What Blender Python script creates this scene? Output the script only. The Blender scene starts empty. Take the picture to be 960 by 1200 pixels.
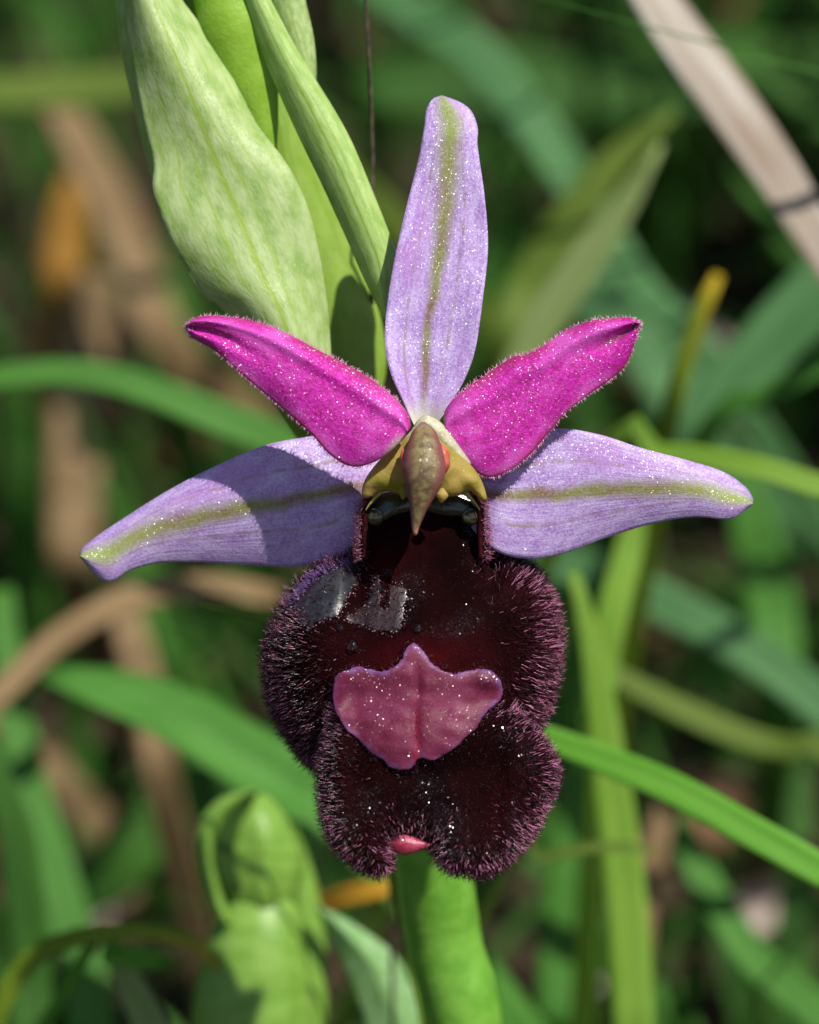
import bpy, math, random
import numpy as np
from mathutils import Vector, Matrix
from mathutils.geometry import delaunay_2d_cdt

random.seed(7)
rng = np.random.default_rng(11)
scene = bpy.context.scene
COL = scene.collection

# ------------------------------------------------------------------ camera
S = 0.00004                    # metres per photograph pixel in the plane of the flower
D = 0.22                       # camera to flower
PITCH = math.radians(18)
FOCUS = Vector((0, 0, 0.095))  # the flower stands about ten centimetres above the ground
FWD = Vector((0, math.cos(PITCH), -math.sin(PITCH)))
UP = Vector((0, math.sin(PITCH), math.cos(PITCH)))
RIGHT = Vector((1, 0, 0))
cd = bpy.data.cameras.new('camera')
cam = bpy.data.objects.new('camera', cd)
COL.objects.link(cam)
cam.location = FOCUS - FWD * D
cam.rotation_euler = (math.radians(90) - PITCH, 0, 0)
cd.sensor_fit = 'VERTICAL'
cd.sensor_height = 24
cd.sensor_width = 24
cd.lens = 24 * D / (1200 * S)
cd.clip_start = 0.005
cd.clip_end = 200
cd.dof.use_dof = True
cd.dof.focus_distance = D - 0.0006
cd.dof.aperture_fstop = cd.lens / 5.3
cd.dof.aperture_blades = 0
scene.camera = cam

# ------------------------------------------------------------------ light
sun_cam = Vector((0.62, 1.15, 1.0)).normalized()      # towards the sun: right, up, towards the viewer
TO_SUN = (RIGHT * sun_cam.x + UP * sun_cam.y - FWD * sun_cam.z).normalized()
ELEV = math.asin(TO_SUN.z)
ROT = math.atan2(TO_SUN.x, TO_SUN.y)
world = bpy.data.worlds.new('World')
scene.world = world
world.use_nodes = True
wn = world.node_tree
bg = wn.nodes['Background']
sky = wn.nodes.new('ShaderNodeTexSky')
sky.sky_type = 'NISHITA'
sky.sun_disc = False
sky.sun_elevation = ELEV
sky.sun_rotation = ROT
wn.links.new(sky.outputs[0], bg.inputs[0])
bg.inputs[1].default_value = 0.08
sl = bpy.data.lights.new('sun', 'SUN')
sl.energy = 4.8
sl.angle = math.radians(0.55)
sl.color = (1.0, 0.96, 0.89)
so = bpy.data.objects.new('sun', sl)
COL.objects.link(so)
so.rotation_euler = TO_SUN.to_track_quat('Z', 'Y').to_euler()
so.location = TO_SUN * 2
scene.view_settings.view_transform = 'Standard'
scene.view_settings.look = 'None'
scene.view_settings.gamma = 1
scene.view_settings.use_curve_mapping = False
scene.view_settings.exposure = 0.2
scene.render.engine = 'CYCLES'
scene.cycles.use_denoising = True
scene.cycles.max_bounces = 8
scene.cycles.transparent_max_bounces = 8

# ------------------------------------------------------------------ geometry helpers
aF, aU, aR, aO = (np.array(v) for v in (FWD, UP, RIGHT, FOCUS))


def P(pts):
    """photograph pixel x, y and depth z (pixel units, towards the viewer, 0 = flower) -> world"""
    p = np.atleast_2d(np.asarray(pts, float))
    dep = D - p[:, 2] * S
    k = dep / D
    return (aO - aF * D)[None] + aF[None] * dep[:, None] + aR[None] * ((p[:, 0] - 480) * S * k)[:, None] \
        + aU[None] * ((600 - p[:, 1]) * S * k)[:, None]


def spline(pts, n, closed=False):
    """Catmull-Rom through pts, resampled to n points of even arc length"""
    p = np.asarray(pts, float)
    m = len(p)
    out = []
    segs = m if closed else m - 1
    for i in range(segs):
        if closed:
            a, b, c, d = p[(i - 1) % m], p[i], p[(i + 1) % m], p[(i + 2) % m]
        else:
            b, c = p[i], p[i + 1]
            a = p[i - 1] if i else 2 * b - c
            d = p[i + 2] if i + 2 < m else 2 * c - b
        for t in np.linspace(0, 1, 12, endpoint=False):
            out.append(0.5 * (2 * b + (c - a) * t + (2 * a - 5 * b + 4 * c - d) * t * t + (3 * b - a - 3 * c + d) * t ** 3))
    out.append(p[0] if closed else p[-1])
    out = np.array(out)
    seg = np.linalg.norm(np.diff(out, axis=0), axis=1)
    L = np.concatenate([[0], np.cumsum(seg)])
    q = np.linspace(0, L[-1], n, endpoint=not closed)
    return np.stack([np.interp(q, L, out[:, k]) for k in range(p.shape[1])], 1)


def sstep(a, b, x):
    t = np.clip((x - a) / (b - a), 0, 1)
    return t * t * (3 - 2 * t)


def vnoise(x, y, seed=0):
    """cheap smooth noise"""
    r = np.random.default_rng(seed)
    o = np.zeros_like(np.asarray(x, float))
    for k in range(6):
        a, b, c = r.uniform(-1, 1, 3)
        o = o + np.sin(x * a * 2 + y * b * 2 + c * 9) * np.cos(x * b * 1.3 - y * a * 1.7 + c * 4)
    return o / 3


def link(name, verts, faces, mat, parent=None, uv=None, smooth=True, base=(0, 0, 0)):
    me = bpy.data.meshes.new(name)
    v = np.asarray(verts, float)
    if parent is not None:
        q = parent
        while q.parent is not None:
            q = q.parent
        base = np.array(q['base'] if 'base' in q else q.location)
    v = v - np.asarray(base)[None]
    me.from_pydata(v.tolist(), [], [list(map(int, f)) for f in faces])
    if uv is not None:
        lay = me.uv_layers.new(name='UVMap')
        idx = np.zeros(len(me.loops), int)
        me.loops.foreach_get('vertex_index', idx)
        lay.data.foreach_set('uv', np.asarray(uv, np.float32)[idx].ravel())
    if smooth:
        me.polygons.foreach_set('use_smooth', [True] * len(me.polygons))
    me.update()
    if mat is not None:
        me.materials.append(mat)
    o = bpy.data.objects.new(name, me)
    COL.objects.link(o)
    if parent is not None:
        o.parent = parent
    else:
        o.location = base
    return o


def thing(name, label, cat, base, group=None):
    o = bpy.data.objects.new(name, None)
    COL.objects.link(o)
    o.location = base
    o.empty_display_size = 0.01
    tag(o, label, cat, group)
    return o


def tag(o, label, cat, group=None):
    o['label'] = label
    o['category'] = cat
    if group:
        o['group'] = group
    return o


def strip_faces(nu, nv, off=0, flip=False):
    f = []
    for i in range(nu - 1):
        for j in range(nv - 1):
            a = off + i * nv + j
            q = [a, a + 1, a + nv + 1, a + nv]
            f.append(q[::-1] if flip else q)
    return f


def ribbon(edge_a, edge_b, zf, thick, nu=70, nv=25):
    """solid petal: two edges in pixels from base to tip, zf(u, v) gives depth, v from -1 to 1; -> world verts, faces, uv, raw"""
    A, B = spline(edge_a, nu), spline(edge_b, nu)
    u = np.linspace(0, 1, nu)[:, None] * np.ones((1, nv))
    v = np.linspace(-1, 1, nv)[None, :] * np.ones((nu, 1))
    w = (v + 1) / 2
    x = A[:, :1] * (1 - w) + B[:, :1] * w
    y = A[:, 1:2] * (1 - w) + B[:, 1:2] * w
    z = zf(u, v)
    front = np.stack([x, y, z], -1).reshape(-1, 3)
    th = thick * np.sqrt(np.clip(1 - v * v, 0, 1))
    back = np.stack([x, y, z - th - 0.6], -1).reshape(-1, 3)
    n = nu * nv
    faces = strip_faces(nu, nv) + strip_faces(nu, nv, n, True)
    for i in range(nu - 1):
        faces.append([i * nv, (i + 1) * nv, n + (i + 1) * nv, n + i * nv])
        a = i * nv + nv - 1
        faces.append([a, n + a, n + a + nv, a + nv])
    for j in range(nv - 1):
        faces.append([j, n + j, n + j + 1, j + 1])
        a = (nu - 1) * nv + j
        faces.append([a, a + 1, n + a + 1, n + a])
    uv = np.stack([u, w], -1).reshape(-1, 2)
    return P(np.vstack([front, back])), faces, np.vstack([uv, uv]), front.reshape(nu, nv, 3)


def poly_dist(p, poly):
    """distance of points p to a closed polyline, and the nearest points"""
    a, b = poly, np.roll(poly, -1, 0)
    ab = b - a
    best = np.full(len(p), 1e9)
    near = np.zeros_like(p)
    for i in range(len(a)):
        t = np.clip(((p - a[i]) @ ab[i]) / max(ab[i] @ ab[i], 1e-9), 0, 1)
        q = a[i] + t[:, None] * ab[i]
        d = np.linalg.norm(p - q, axis=1)
        m = d < best
        best[m] = d[m]
        near[m] = q[m]
    return best, near


def inside(p, poly):
    x, y = p[:, 0], p[:, 1]
    r = np.zeros(len(p), bool)
    j = len(poly) - 1
    for i in range(len(poly)):
        xi, yi = poly[i]
        xj, yj = poly[j]
        c = ((yi > y) != (yj > y)) & (x < (xj - xi) * (y - yi) / (yj - yi + 1e-12) + xi)
        r ^= c
        j = i
    return r


def patch(outline, step, zf, thick, n=120, insets=(1.2, 3, 5.5, 9), raw=False):
    """solid blob: outline in pixels, zf(x, y, d) front depth where d = distance to the rim"""
    O = spline(outline, n, True) if not raw else np.asarray(outline, float)
    n = len(O)
    cand = []
    tang = np.roll(O, -1, 0) - np.roll(O, 1, 0)
    nor = np.stack([-tang[:, 1], tang[:, 0]], 1)
    nor /= np.linalg.norm(nor, axis=1)[:, None] + 1e-9
    if not inside(O[:1] + nor[:1] * 0.5, O)[0]:
        nor = -nor
    for h in insets:
        q = O + nor * h
        d, _ = poly_dist(q, O)
        cand.append(q[inside(q, O) & (d > h * 0.93)])
    x0, y0 = O.min(0)
    x1, y1 = O.max(0)
    gx, gy = np.meshgrid(np.arange(x0, x1, step), np.arange(y0, y1, step * 0.87))
    gx = gx + (np.arange(gx.shape[0]) % 2)[:, None] * step / 2
    g = np.stack([gx.ravel(), gy.ravel()], 1)
    d, _ = poly_dist(g, O)
    cand.append(g[inside(g, O) & (d > insets[-1] + step * 0.5)])
    C = np.vstack(cand)
    pts = np.vstack([O, C])
    res = delaunay_2d_cdt([Vector(p) for p in pts], [(i, (i + 1) % n) for i in range(n)], [], 1, 1e-5)
    V = np.array([list(v) for v in res[0]])
    T = [list(f) for f in res[2]]
    d, near = poly_dist(V, O)
    rim = d < 1e-3
    d[rim] = 0
    zfront = zf(V[:, 0], V[:, 1], d)
    front = np.column_stack([V, zfront])
    m = len(V)
    backid = np.arange(m)
    inner = np.where(~rim)[0]
    backid[inner] = m + np.arange(len(inner))
    zb = zfront[inner] - np.minimum(thick, 0.6 + thick * np.sqrt(np.clip(d[inner] / (thick + 6), 0, 1)))
    back = np.column_stack([V[inner], zb])
    faces = []
    for f in T:
        a, b, c = V[f[0]], V[f[1]], V[f[2]]
        cr = (b[0] - a[0]) * (c[1] - a[1]) - (b[1] - a[1]) * (c[0] - a[0])
        g = f if cr < 0 else f[::-1]       # image y runs down
        faces.append(g)
        if len({int(backid[k]) for k in g} & set(range(m))) < 3:
            faces.append([int(backid[k]) for k in g][::-1])
    allv = np.vstack([front, back])
    uv = np.column_stack([(allv[:, 0] - x0) / (x1 - x0), (y1 - allv[:, 1]) / (y1 - y0)])
    return P(allv), faces, uv, dict(V=front, T=[f for f in T], d=d, near=near, O=O)


def sample_patch(info, count, weight):
    """random points on the front of a patch, weighted; returns position, normal, distance to rim, outward direction"""
    V, T = info['V'], np.array([f[:3] for f in info['T']])
    a, b, c = V[T[:, 0]], V[T[:, 1]], V[T[:, 2]]
    cr = np.cross(b - a, c - a)
    area = np.linalg.norm(cr, axis=1) / 2
    nor = cr / (np.linalg.norm(cr, axis=1)[:, None] + 1e-9)
    nor[nor[:, 2] < 0] *= -1
    cen = (a + b + c) / 3
    dm = (info['d'][T[:, 0]] + info['d'][T[:, 1]] + info['d'][T[:, 2]]) / 3
    w = area * weight(cen[:, 0], cen[:, 1], dm)
    idx = rng.choice(len(T), count, p=w / w.sum())
    r1, r2 = np.sqrt(rng.random(count)), rng.random(count)
    p = a[idx] * (1 - r1)[:, None] + b[idx] * (r1 * (1 - r2))[:, None] + c[idx] * (r1 * r2)[:, None]
    d = dm[idx]
    near = (info['near'][T[:, 0]] + info['near'][T[:, 1]] + info['near'][T[:, 2]])[idx] / 3
    out = near - p[:, :2]
    out /= np.linalg.norm(out, axis=1)[:, None] + 1e-6
    return p, nor[idx], d, np.column_stack([out, np.zeros(count)])


def hairs(root, direction, length, radius, bend=0.25, seg=3):
    """many tapered three-sided hairs; returns verts (world), faces, uv (x = random per hair, y = along)"""
    n = len(root)
    dr = direction / (np.linalg.norm(direction, axis=1)[:, None] + 1e-9)
    ref = np.where(np.abs(dr[:, 2:3]) < 0.8, np.array([[0, 0, 1.0]]), np.array([[1.0, 0, 0]]))
    s1 = np.cross(dr, ref)
    s1 /= np.linalg.norm(s1, axis=1)[:, None] + 1e-9
    s2 = np.cross(dr, s1)
    ang = rng.random(n) * 6.283
    bd = s1 * np.cos(ang)[:, None] + s2 * np.sin(ang)[:, None]
    bl = rng.normal(0, bend, n)
    rnd = rng.random(n)
    verts, uvs = [], []
    for k in range(seg):
        t = k / seg
        c = root + dr * (length * t)[:, None] + bd * (bl * length * t * t)[:, None]
        r = radius * (1 - 0.75 * t)
        for j in range(3):
            a = j * 2.0944
            verts.append(c + (s1 * math.cos(a) + s2 * math.sin(a)) * r[:, None])
            uvs.append(np.column_stack([rnd, np.full(n, t)]))
    verts.append(root + dr * length[:, None] + bd * (bl * length)[:, None])
    uvs.append(np.column_stack([rnd, np.ones(n)]))
    m = seg * 3 + 1
    V = np.stack(verts, 1).reshape(-1, 3)
    U = np.stack(uvs, 1).reshape(-1, 2)
    one = []
    for k in range(seg - 1):
        for j in range(3):
            a, b = k * 3 + j, k * 3 + (j + 1) % 3
            one.append([a, b, b + 3, a + 3])
    for j in range(3):
        one.append([(seg - 1) * 3 + j, (seg - 1) * 3 + (j + 1) % 3, seg * 3])
    faces = [[q + i * m for q in f] for i in range(n) for f in one]
    return P(V), faces, U


def tube(path, rx, rz, n=40, sides=16, world=False):
    """closed tapered tube along a path in pixel space (or world space)"""
    p = spline(path, n)
    k = np.linspace(0, 1, n)
    rx = np.interp(k, np.linspace(0, 1, len(rx)), rx)
    rz = np.interp(k, np.linspace(0, 1, len(rz)), rz)
    t = np.gradient(p, axis=0)
    t /= np.linalg.norm(t, axis=1)[:, None] + 1e-12
    front = np.array([[0, 0, 1.0]]) if not world else np.array([[0, -1.0, 0]])
    s = np.cross(t, front)
    bad = np.linalg.norm(s, axis=1) < 0.2
    s[bad] = np.cross(t[bad], np.array([[1.0, 0, 0]]))
    s /= np.linalg.norm(s, axis=1)[:, None]
    f = np.cross(s, t)
    verts, uv = [], []
    for i in range(n):
        for j in range(sides):
            a = 2 * math.pi * j / sides
            verts.append(p[i] + s[i] * math.cos(a) * rx[i] + f[i] * math.sin(a) * rz[i])
            uv.append((k[i], j / sides))
    faces = []
    for i in range(n - 1):
        for j in range(sides):
            a, b = i * sides + j, i * sides + (j + 1) % sides
            faces.append([a, b, b + sides, a + sides])
    faces.append(list(range(sides))[::-1])
    faces.append([(n - 1) * sides + j for j in range(sides)])
    verts = np.array(verts)
    return (verts if world else P(verts)), faces, np.array(uv)


# ------------------------------------------------------------------ material helpers
class NT:
    def __init__(self, name):
        self.mat = bpy.data.materials.new(name)
        self.mat.use_nodes = True
        self.t = self.mat.node_tree
        self.b = self.t.nodes['Principled BSDF']
        self.out = self.t.nodes['Material Output']

    def node(self, kind, **kw):
        n = self.t.nodes.new(kind)
        for k, v in kw.items():
            setattr(n, k, v)
        return n

    def put(self, sock, v):
        if hasattr(v, 'is_linked') or isinstance(v, bpy.types.NodeSocket):
            self.t.links.new(v, sock)
        elif isinstance(v, (tuple, list)) and len(v) == 3 and sock.type == 'RGBA':
            sock.default_value = (*v, 1)
        else:
            sock.default_value = v

    def m(self, op, a, b=0.0, c=0.0):
        n = self.node('ShaderNodeMath', operation=op)
        for i, v in enumerate((a, b, c)):
            self.put(n.inputs[i], v)
        return n.outputs[0]

    def step(self, x, a, b, lo=0.0, hi=1.0):
        n = self.node('ShaderNodeMapRange', interpolation_type='SMOOTHSTEP')
        for k, v in (('Value', x), ('From Min', a), ('From Max', b), ('To Min', lo), ('To Max', hi)):
            self.put(n.inputs[k], v)
        return n.outputs[0]

    def mix(self, f, a, b):
        n = self.node('ShaderNodeMix', data_type='RGBA')
        self.put(n.inputs[0], f)
        self.put(n.inputs[6], a)
        self.put(n.inputs[7], b)
        return n.outputs[2]

    def uv(self):
        n = self.node('ShaderNodeUVMap', uv_map='UVMap')
        s = self.node('ShaderNodeSeparateXYZ')
        self.t.links.new(n.outputs[0], s.inputs[0])
        return s.outputs[0], s.outputs[1]

    def obj(self):
        return self.node('ShaderNodeTexCoord').outputs['Object']

    def noise(self, scale, detail=3, rough=0.55, vec=None):
        n = self.node('ShaderNodeTexNoise')
        self.put(n.inputs['Vector'], vec if vec is not None else self.obj())
        n.inputs['Scale'].default_value = scale
        n.inputs['Detail'].default_value = detail
        n.inputs['Roughness'].default_value = rough
        return n.outputs[0]

    def uvnoise(self, su, sv, detail=3, off=0.0):
        u, v = self.uv()
        c = self.node('ShaderNodeCombineXYZ')
        self.put(c.inputs[0], self.m('MULTIPLY', u, su))
        self.put(c.inputs[1], self.m('MULTIPLY', v, sv))
        c.inputs[2].default_value = off
        return self.noise(1.0, detail, 0.55, c.outputs[0])

    def bump(self, h, strength, dist, normal=None):
        n = self.node('ShaderNodeBump')
        self.put(n.inputs['Height'], h)
        n.inputs['Strength'].default_value = strength
        n.inputs['Distance'].default_value = dist
        if normal is not None:
            self.put(n.inputs['Normal'], normal)
        return n.outputs[0]

    def facets(self, cell, amount):
        """the surface of tiny turgid cells: each cell turned a little its own way"""
        v = self.node('ShaderNodeTexVoronoi')
        self.put(v.inputs['Vector'], self.obj())
        v.inputs['Scale'].default_value = 1.0 / cell
        sub = self.node('ShaderNodeVectorMath', operation='SUBTRACT')
        self.t.links.new(v.outputs['Color'], sub.inputs[0])
        sub.inputs[1].default_value = (0.5, 0.5, 0.5)
        sc = self.node('ShaderNodeVectorMath', operation='SCALE')
        self.t.links.new(sub.outputs[0], sc.inputs[0])
        sc.inputs['Scale'].default_value = amount
        g = self.node('ShaderNodeNewGeometry')
        ad = self.node('ShaderNodeVectorMath', operation='ADD')
        self.t.links.new(g.outputs['Normal'], ad.inputs[0])
        self.t.links.new(sc.outputs[0], ad.inputs[1])
        nm = self.node('ShaderNodeVectorMath', operation='NORMALIZE')
        self.t.links.new(ad.outputs[0], nm.inputs[0])
        return nm.outputs[0], v.outputs['Color']

    def finish(self, color, rough=0.5, spec=0.5, normal=None, translucent=0.0, coat=0.0, coat_rough=0.2, coat_normal=None,
               sss=0.0, sheen=0.0, ior=1.45, tcolor=None):
        b = self.b
        self.put(b.inputs['Base Color'], color)
        self.put(b.inputs['Roughness'], rough)
        b.inputs['Specular IOR Level'].default_value = spec
        b.inputs['IOR'].default_value = ior
        if normal is not None:
            self.put(b.inputs['Normal'], normal)
        self.put(b.inputs['Coat Weight'], coat)
        b.inputs['Coat Roughness'].default_value = coat_rough
        if coat_normal is not None:
            self.put(b.inputs['Coat Normal'], coat_normal)
        if sss:
            b.inputs['Subsurface Weight'].default_value = sss
            b.inputs['Subsurface Radius'].default_value = (1, 0.6, 0.5)
            b.inputs['Subsurface Scale'].default_value = 0.0004
        if sheen:
            b.inputs['Sheen Weight'].default_value = sheen
        if translucent:
            tr = self.node('ShaderNodeBsdfTranslucent')
            self.put(tr.inputs[0], tcolor if tcolor is not None else color)
            mx = self.node('ShaderNodeMixShader')
            mx.inputs[0].default_value = translucent
            self.t.links.new(b.outputs[0], mx.inputs[1])
            self.t.links.new(tr.outputs[0], mx.inputs[2])
            self.t.links.new(mx.outputs[0], self.out.inputs[0])
        return self.mat


def mat_sepal(name, vc=0.5, tip_green=0.6, bend=0.0):
    n = NT(name)
    u, v = n.uv()
    wob = n.m('MULTIPLY', n.m('SUBTRACT', n.uvnoise(7, 3, 2), 0.5), 0.10)
    vv = n.m('ADD', n.m('SUBTRACT', v, vc), wob)
    vv = n.m('ADD', vv, n.m('MULTIPLY', n.m('SUBTRACT', u, 0.5), bend))
    av = n.m('ABSOLUTE', vv)
    mott = n.uvnoise(14, 9, 5, 3.1)
    base = n.mix(n.step(mott, 0.30, 0.70), (0.36, 0.19, 0.56), (0.56, 0.42, 0.77))
    streak = n.uvnoise(4, 40, 4, 5.5)
    base = n.mix(n.step(streak, 0.45, 0.75, 0, 0.22), base, (0.68, 0.56, 0.76))
    grain = n.noise(9000, 3, 0.7)
    base = n.mix(n.step(grain, 0.40, 0.68, 0, 0.5), base, (0.76, 0.64, 0.82))
    base = n.mix(n.step(grain, 0.32, 0.50, 0.45, 0), base, (0.32, 0.13, 0.42))
    base = n.mix(n.step(n.uvnoise(5, 2.5, 3, 8.8), 0.5, 0.72, 0, 0.5), base, (0.50, 0.22, 0.60))
    # faint side veins
    for off in (0.23, -0.25):
        sv = n.m('ABSOLUTE', n.m('SUBTRACT', vv, off))
        base = n.mix(n.m('MULTIPLY', n.step(sv, 0.006, 0.022, 1, 0), n.step(n.uvnoise(22, 3, 2, off), 0.35, 0.6, 0.1, 0.7)), base, (0.32, 0.22, 0.20))
    wid = n.step(u, 0.35, 0.98, 0.06, 0.06 + 0.20 * tip_green)
    stripe = n.step(n.m('DIVIDE', av, wid), 0.1, 1.6, 1, 0)
    stripe = n.m('MULTIPLY', stripe, n.step(u, 0.0, 0.2, 0.35, 1))
    gr = n.uvnoise(5, 2, 2, 1.7)
    scol = n.mix(n.step(gr, 0.38, 0.58), (0.24, 0.25, 0.035), (0.22, 0.12, 0.05))
    scol = n.mix(n.step(u, 0.62, 0.92), scol, (0.26, 0.34, 0.035))
    base = n.mix(n.m('MULTIPLY', stripe, n.step(n.noise(7000, 3, 0.7), 0.3, 0.6, 0.65, 1.0)), base, scol)
    # pale greenish base of the sepal
    base = n.mix(n.step(u, 0.0, 0.11, 0.85, 0), base, (0.62, 0.66, 0.42))
    fn, fc = n.facets(0.00004, 0.95)
    bump = n.bump(n.m('ADD', n.uvnoise(4, 40, 3, 4.4), n.m('MULTIPLY', grain, 0.7)), 0.35, 0.00010)
    spark = n.step(n.noise(500, 3), 0.40, 0.62, 0.2, 1.0)
    return n.finish(base, 0.45, 0.35, bump, 0.16, coat=spark, coat_rough=0.25, coat_normal=fn)


def mat_petal(name):
    n = NT(name)
    u, v = n.uv()
    mott = n.uvnoise(30, 14, 5, 2.0)
    base = n.mix(n.step(mott, 0.32, 0.68), (0.50, 0.004, 0.27), (0.80, 0.02, 0.56))
    grain = n.noise(8000, 4, 0.75)
    base = n.mix(n.step(grain, 0.48, 0.70, 0, 0.5), base, (0.82, 0.10, 0.64))
    base = n.mix(n.step(grain, 0.34, 0.5, 0.6, 0), base, (0.30, 0.001, 0.16))
    rim = n.step(n.m('ABSOLUTE', n.m('SUBTRACT', v, 0.5)), 0.36, 0.5)
    base = n.mix(n.m('MULTIPLY', rim, 0.75), base, (0.40, 0.012, 0.10))
    sheen_paint = n.step(n.uvnoise(4, 2.4, 3, 9.0), 0.45, 0.7, 0, 0.7)
    base = n.mix(sheen_paint, base, (0.80, 0.14, 0.66))  # pale pink sheen painted into the petal colour in random patches
    line = n.m('ABSOLUTE', n.m('ADD', n.m('SUBTRACT', v, 0.45), n.m('MULTIPLY', n.m('SUBTRACT', n.uvnoise(6, 1, 2, 3), 0.5), 0.15)))
    base = n.mix(n.m('MULTIPLY', n.step(line, 0.02, 0.10, 1, 0), n.step(u, 0.72, 0.9, 0, 0.75)), base, (0.16, 0.05, 0.02))
    base = n.mix(n.m('MULTIPLY', n.step(u, 0.0, 0.09, 1, 0), n.step(v, 0.3, 0.8, 0.0, 1)), base, (0.72, 0.62, 0.55))
    fn, fc = n.facets(0.00004, 1.1)
    bump = n.bump(grain, 0.7, 0.00009)
    spark = n.step(n.noise(500, 2), 0.38, 0.58, 0.35, 1.0)
    return n.finish(base, 0.5, 0.3, bump, 0.2, coat=spark, coat_rough=0.24, coat_normal=fn)


def mat_bract(name, c1, c2, vein, nveins=7.0, tr=0.22, rough=0.42):
    n = NT(name)
    u, v = n.uv()
    wob = n.m('MULTIPLY', n.m('SUBTRACT', n.uvnoise(4, 2, 2), 0.5), 0.06)
    vv = n.m('ADD', v, wob)
    saw = n.m('ABSOLUTE', n.m('SUBTRACT', n.m('FRACT', n.m('MULTIPLY', vv, nveins)), 0.5))
    ln = n.m('MULTIPLY', n.step(saw, 0.02, 0.16, 1, 0), n.step(n.uvnoise(5, 4, 2, 6), 0.3, 0.65, 0.15, 0.9))
    mott = n.uvnoise(17, 8, 6, 1)
    base = n.mix(n.step(mott, 0.32, 0.66), c1, c2)
    fine = n.uvnoise(95, 60, 3, 7)
    base = n.mix(n.step(fine, 0.4, 0.7, 0, 0.4), base, c2)
    mid = n.step(n.m('ABSOLUTE', n.m('SUBTRACT', vv, 0.52)), 0.006, 0.03, 0.8, 0)
    base = n.mix(n.m('MAXIMUM', n.m('MULTIPLY', ln, 0.65), mid), base, vein)
    h = n.m('ADD', n.m('MULTIPLY', saw, 0.5), n.uvnoise(60, 40, 4, 2))
    bump = n.bump(h, 0.25, 0.00014)
    fn, fc = n.facets(0.00009, 0.35)
    return n.finish(base, rough, 0.4, bump, tr, coat=0.1, coat_rough=0.3, coat_normal=fn)


def mat_leaf(name, c1, c2, tr=0.25, rough=0.55, stripes=9.0, tip=None, spec=0.22):
    n = NT(name)
    u, v = n.uv()
    base = n.mix(n.step(n.uvnoise(9, 2.5, 4, random.random() * 9), 0.3, 0.7), c1, c2)
    saw = n.m('ABSOLUTE', n.m('SUBTRACT', n.m('FRACT', n.m('MULTIPLY', v, stripes)), 0.5))
    base = n.mix(n.step(saw, 0.0, 0.4, 0.35, 0), base, tuple(c * 0.6 for c in c1))
    if tip is not None:
        base = n.mix(n.step(n.m('ADD', u, n.m('MULTIPLY', n.uvnoise(6, 3, 2, 4), 0.2)), 1.05, 1.11), base, tip)
    bump = n.bump(n.m('ADD', saw, n.uvnoise(30, 12, 3, 1)), 0.4, 0.0002)
    return n.finish(base, rough, spec, bump, tr)


def mat_plain(name, c1, c2, scale, rough=0.5, spec=0.5, tr=0.0, bump=0.3, bdist=0.0001, coat=0.0, coat_rough=0.1, ior=1.45, fac=None):
    n = NT(name)
    nz = n.noise(scale, 4)
    base = n.mix(n.step(nz, 0.35, 0.65), c1, c2)
    fn = None
    if fac:
        fn, _ = n.facets(*fac)
    return n.finish(base, rough, spec, n.bump(n.noise(scale * 3, 3), bump, bdist), tr, coat=coat, coat_rough=coat_rough, coat_normal=fn, ior=ior)


def mat_hair(name, c1, c2, tr=0.3, rough=0.35):
    n = NT(name)
    u, v = n.uv()
    return n.finish(n.mix(u, c1, c2), rough, 0.6, None, tr)


# ------------------------------------------------------------------ the ground: a grassy bank rising behind the plant
def terrain(x, y):
    x, y = np.asarray(x, float), np.asarray(y, float)
    z = np.interp(y, [-40, -0.6, -0.1, 0, 0.03, 0.35, 0.7, 2, 40], [-2.5, -0.12, -0.035, 0, 0.004, 0.155, 0.26, 0.4, 3.0])
    near = np.exp(-(x * x + y * y) / 0.5)
    z = z + near * (0.004 * vnoise(x * 40, y * 40, 3) + 0.0018 * vnoise(x * 160, y * 160, 4))
    z = z + 0.03 * (1 - near) * vnoise(x * 1.5, y * 1.5, 5)
    return z


def build_ground():
    N = 220
    t = np.linspace(-1, 1, N)
    c = np.sinh(t * 8) / math.sinh(8) * 40
    gx, gy = np.meshgrid(c, c + 0.12)
    v = np.column_stack([gx.ravel(), gy.ravel(), terrain(gx.ravel(), gy.ravel())])
    n = NT('soil')
    a = n.noise(180, 6, 0.65)
    col = n.mix(n.step(a, 0.35, 0.65), (0.018, 0.012, 0.007), (0.06, 0.042, 0.024))
    col = n.mix(n.step(n.noise(60, 4), 0.52, 0.68, 0, 0.7), col, (0.028, 0.04, 0.012))
    mat = n.finish(col, 0.9, 0.2, n.bump(n.noise(420, 5), 0.8, 0.002))
    f = strip_faces(N, N)
    o = link('ground', v, f, mat)
    o['kind'] = 'structure'
    o['label'] = 'dark soil of the grassy bank behind the orchid'
    return o


build_ground()


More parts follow.
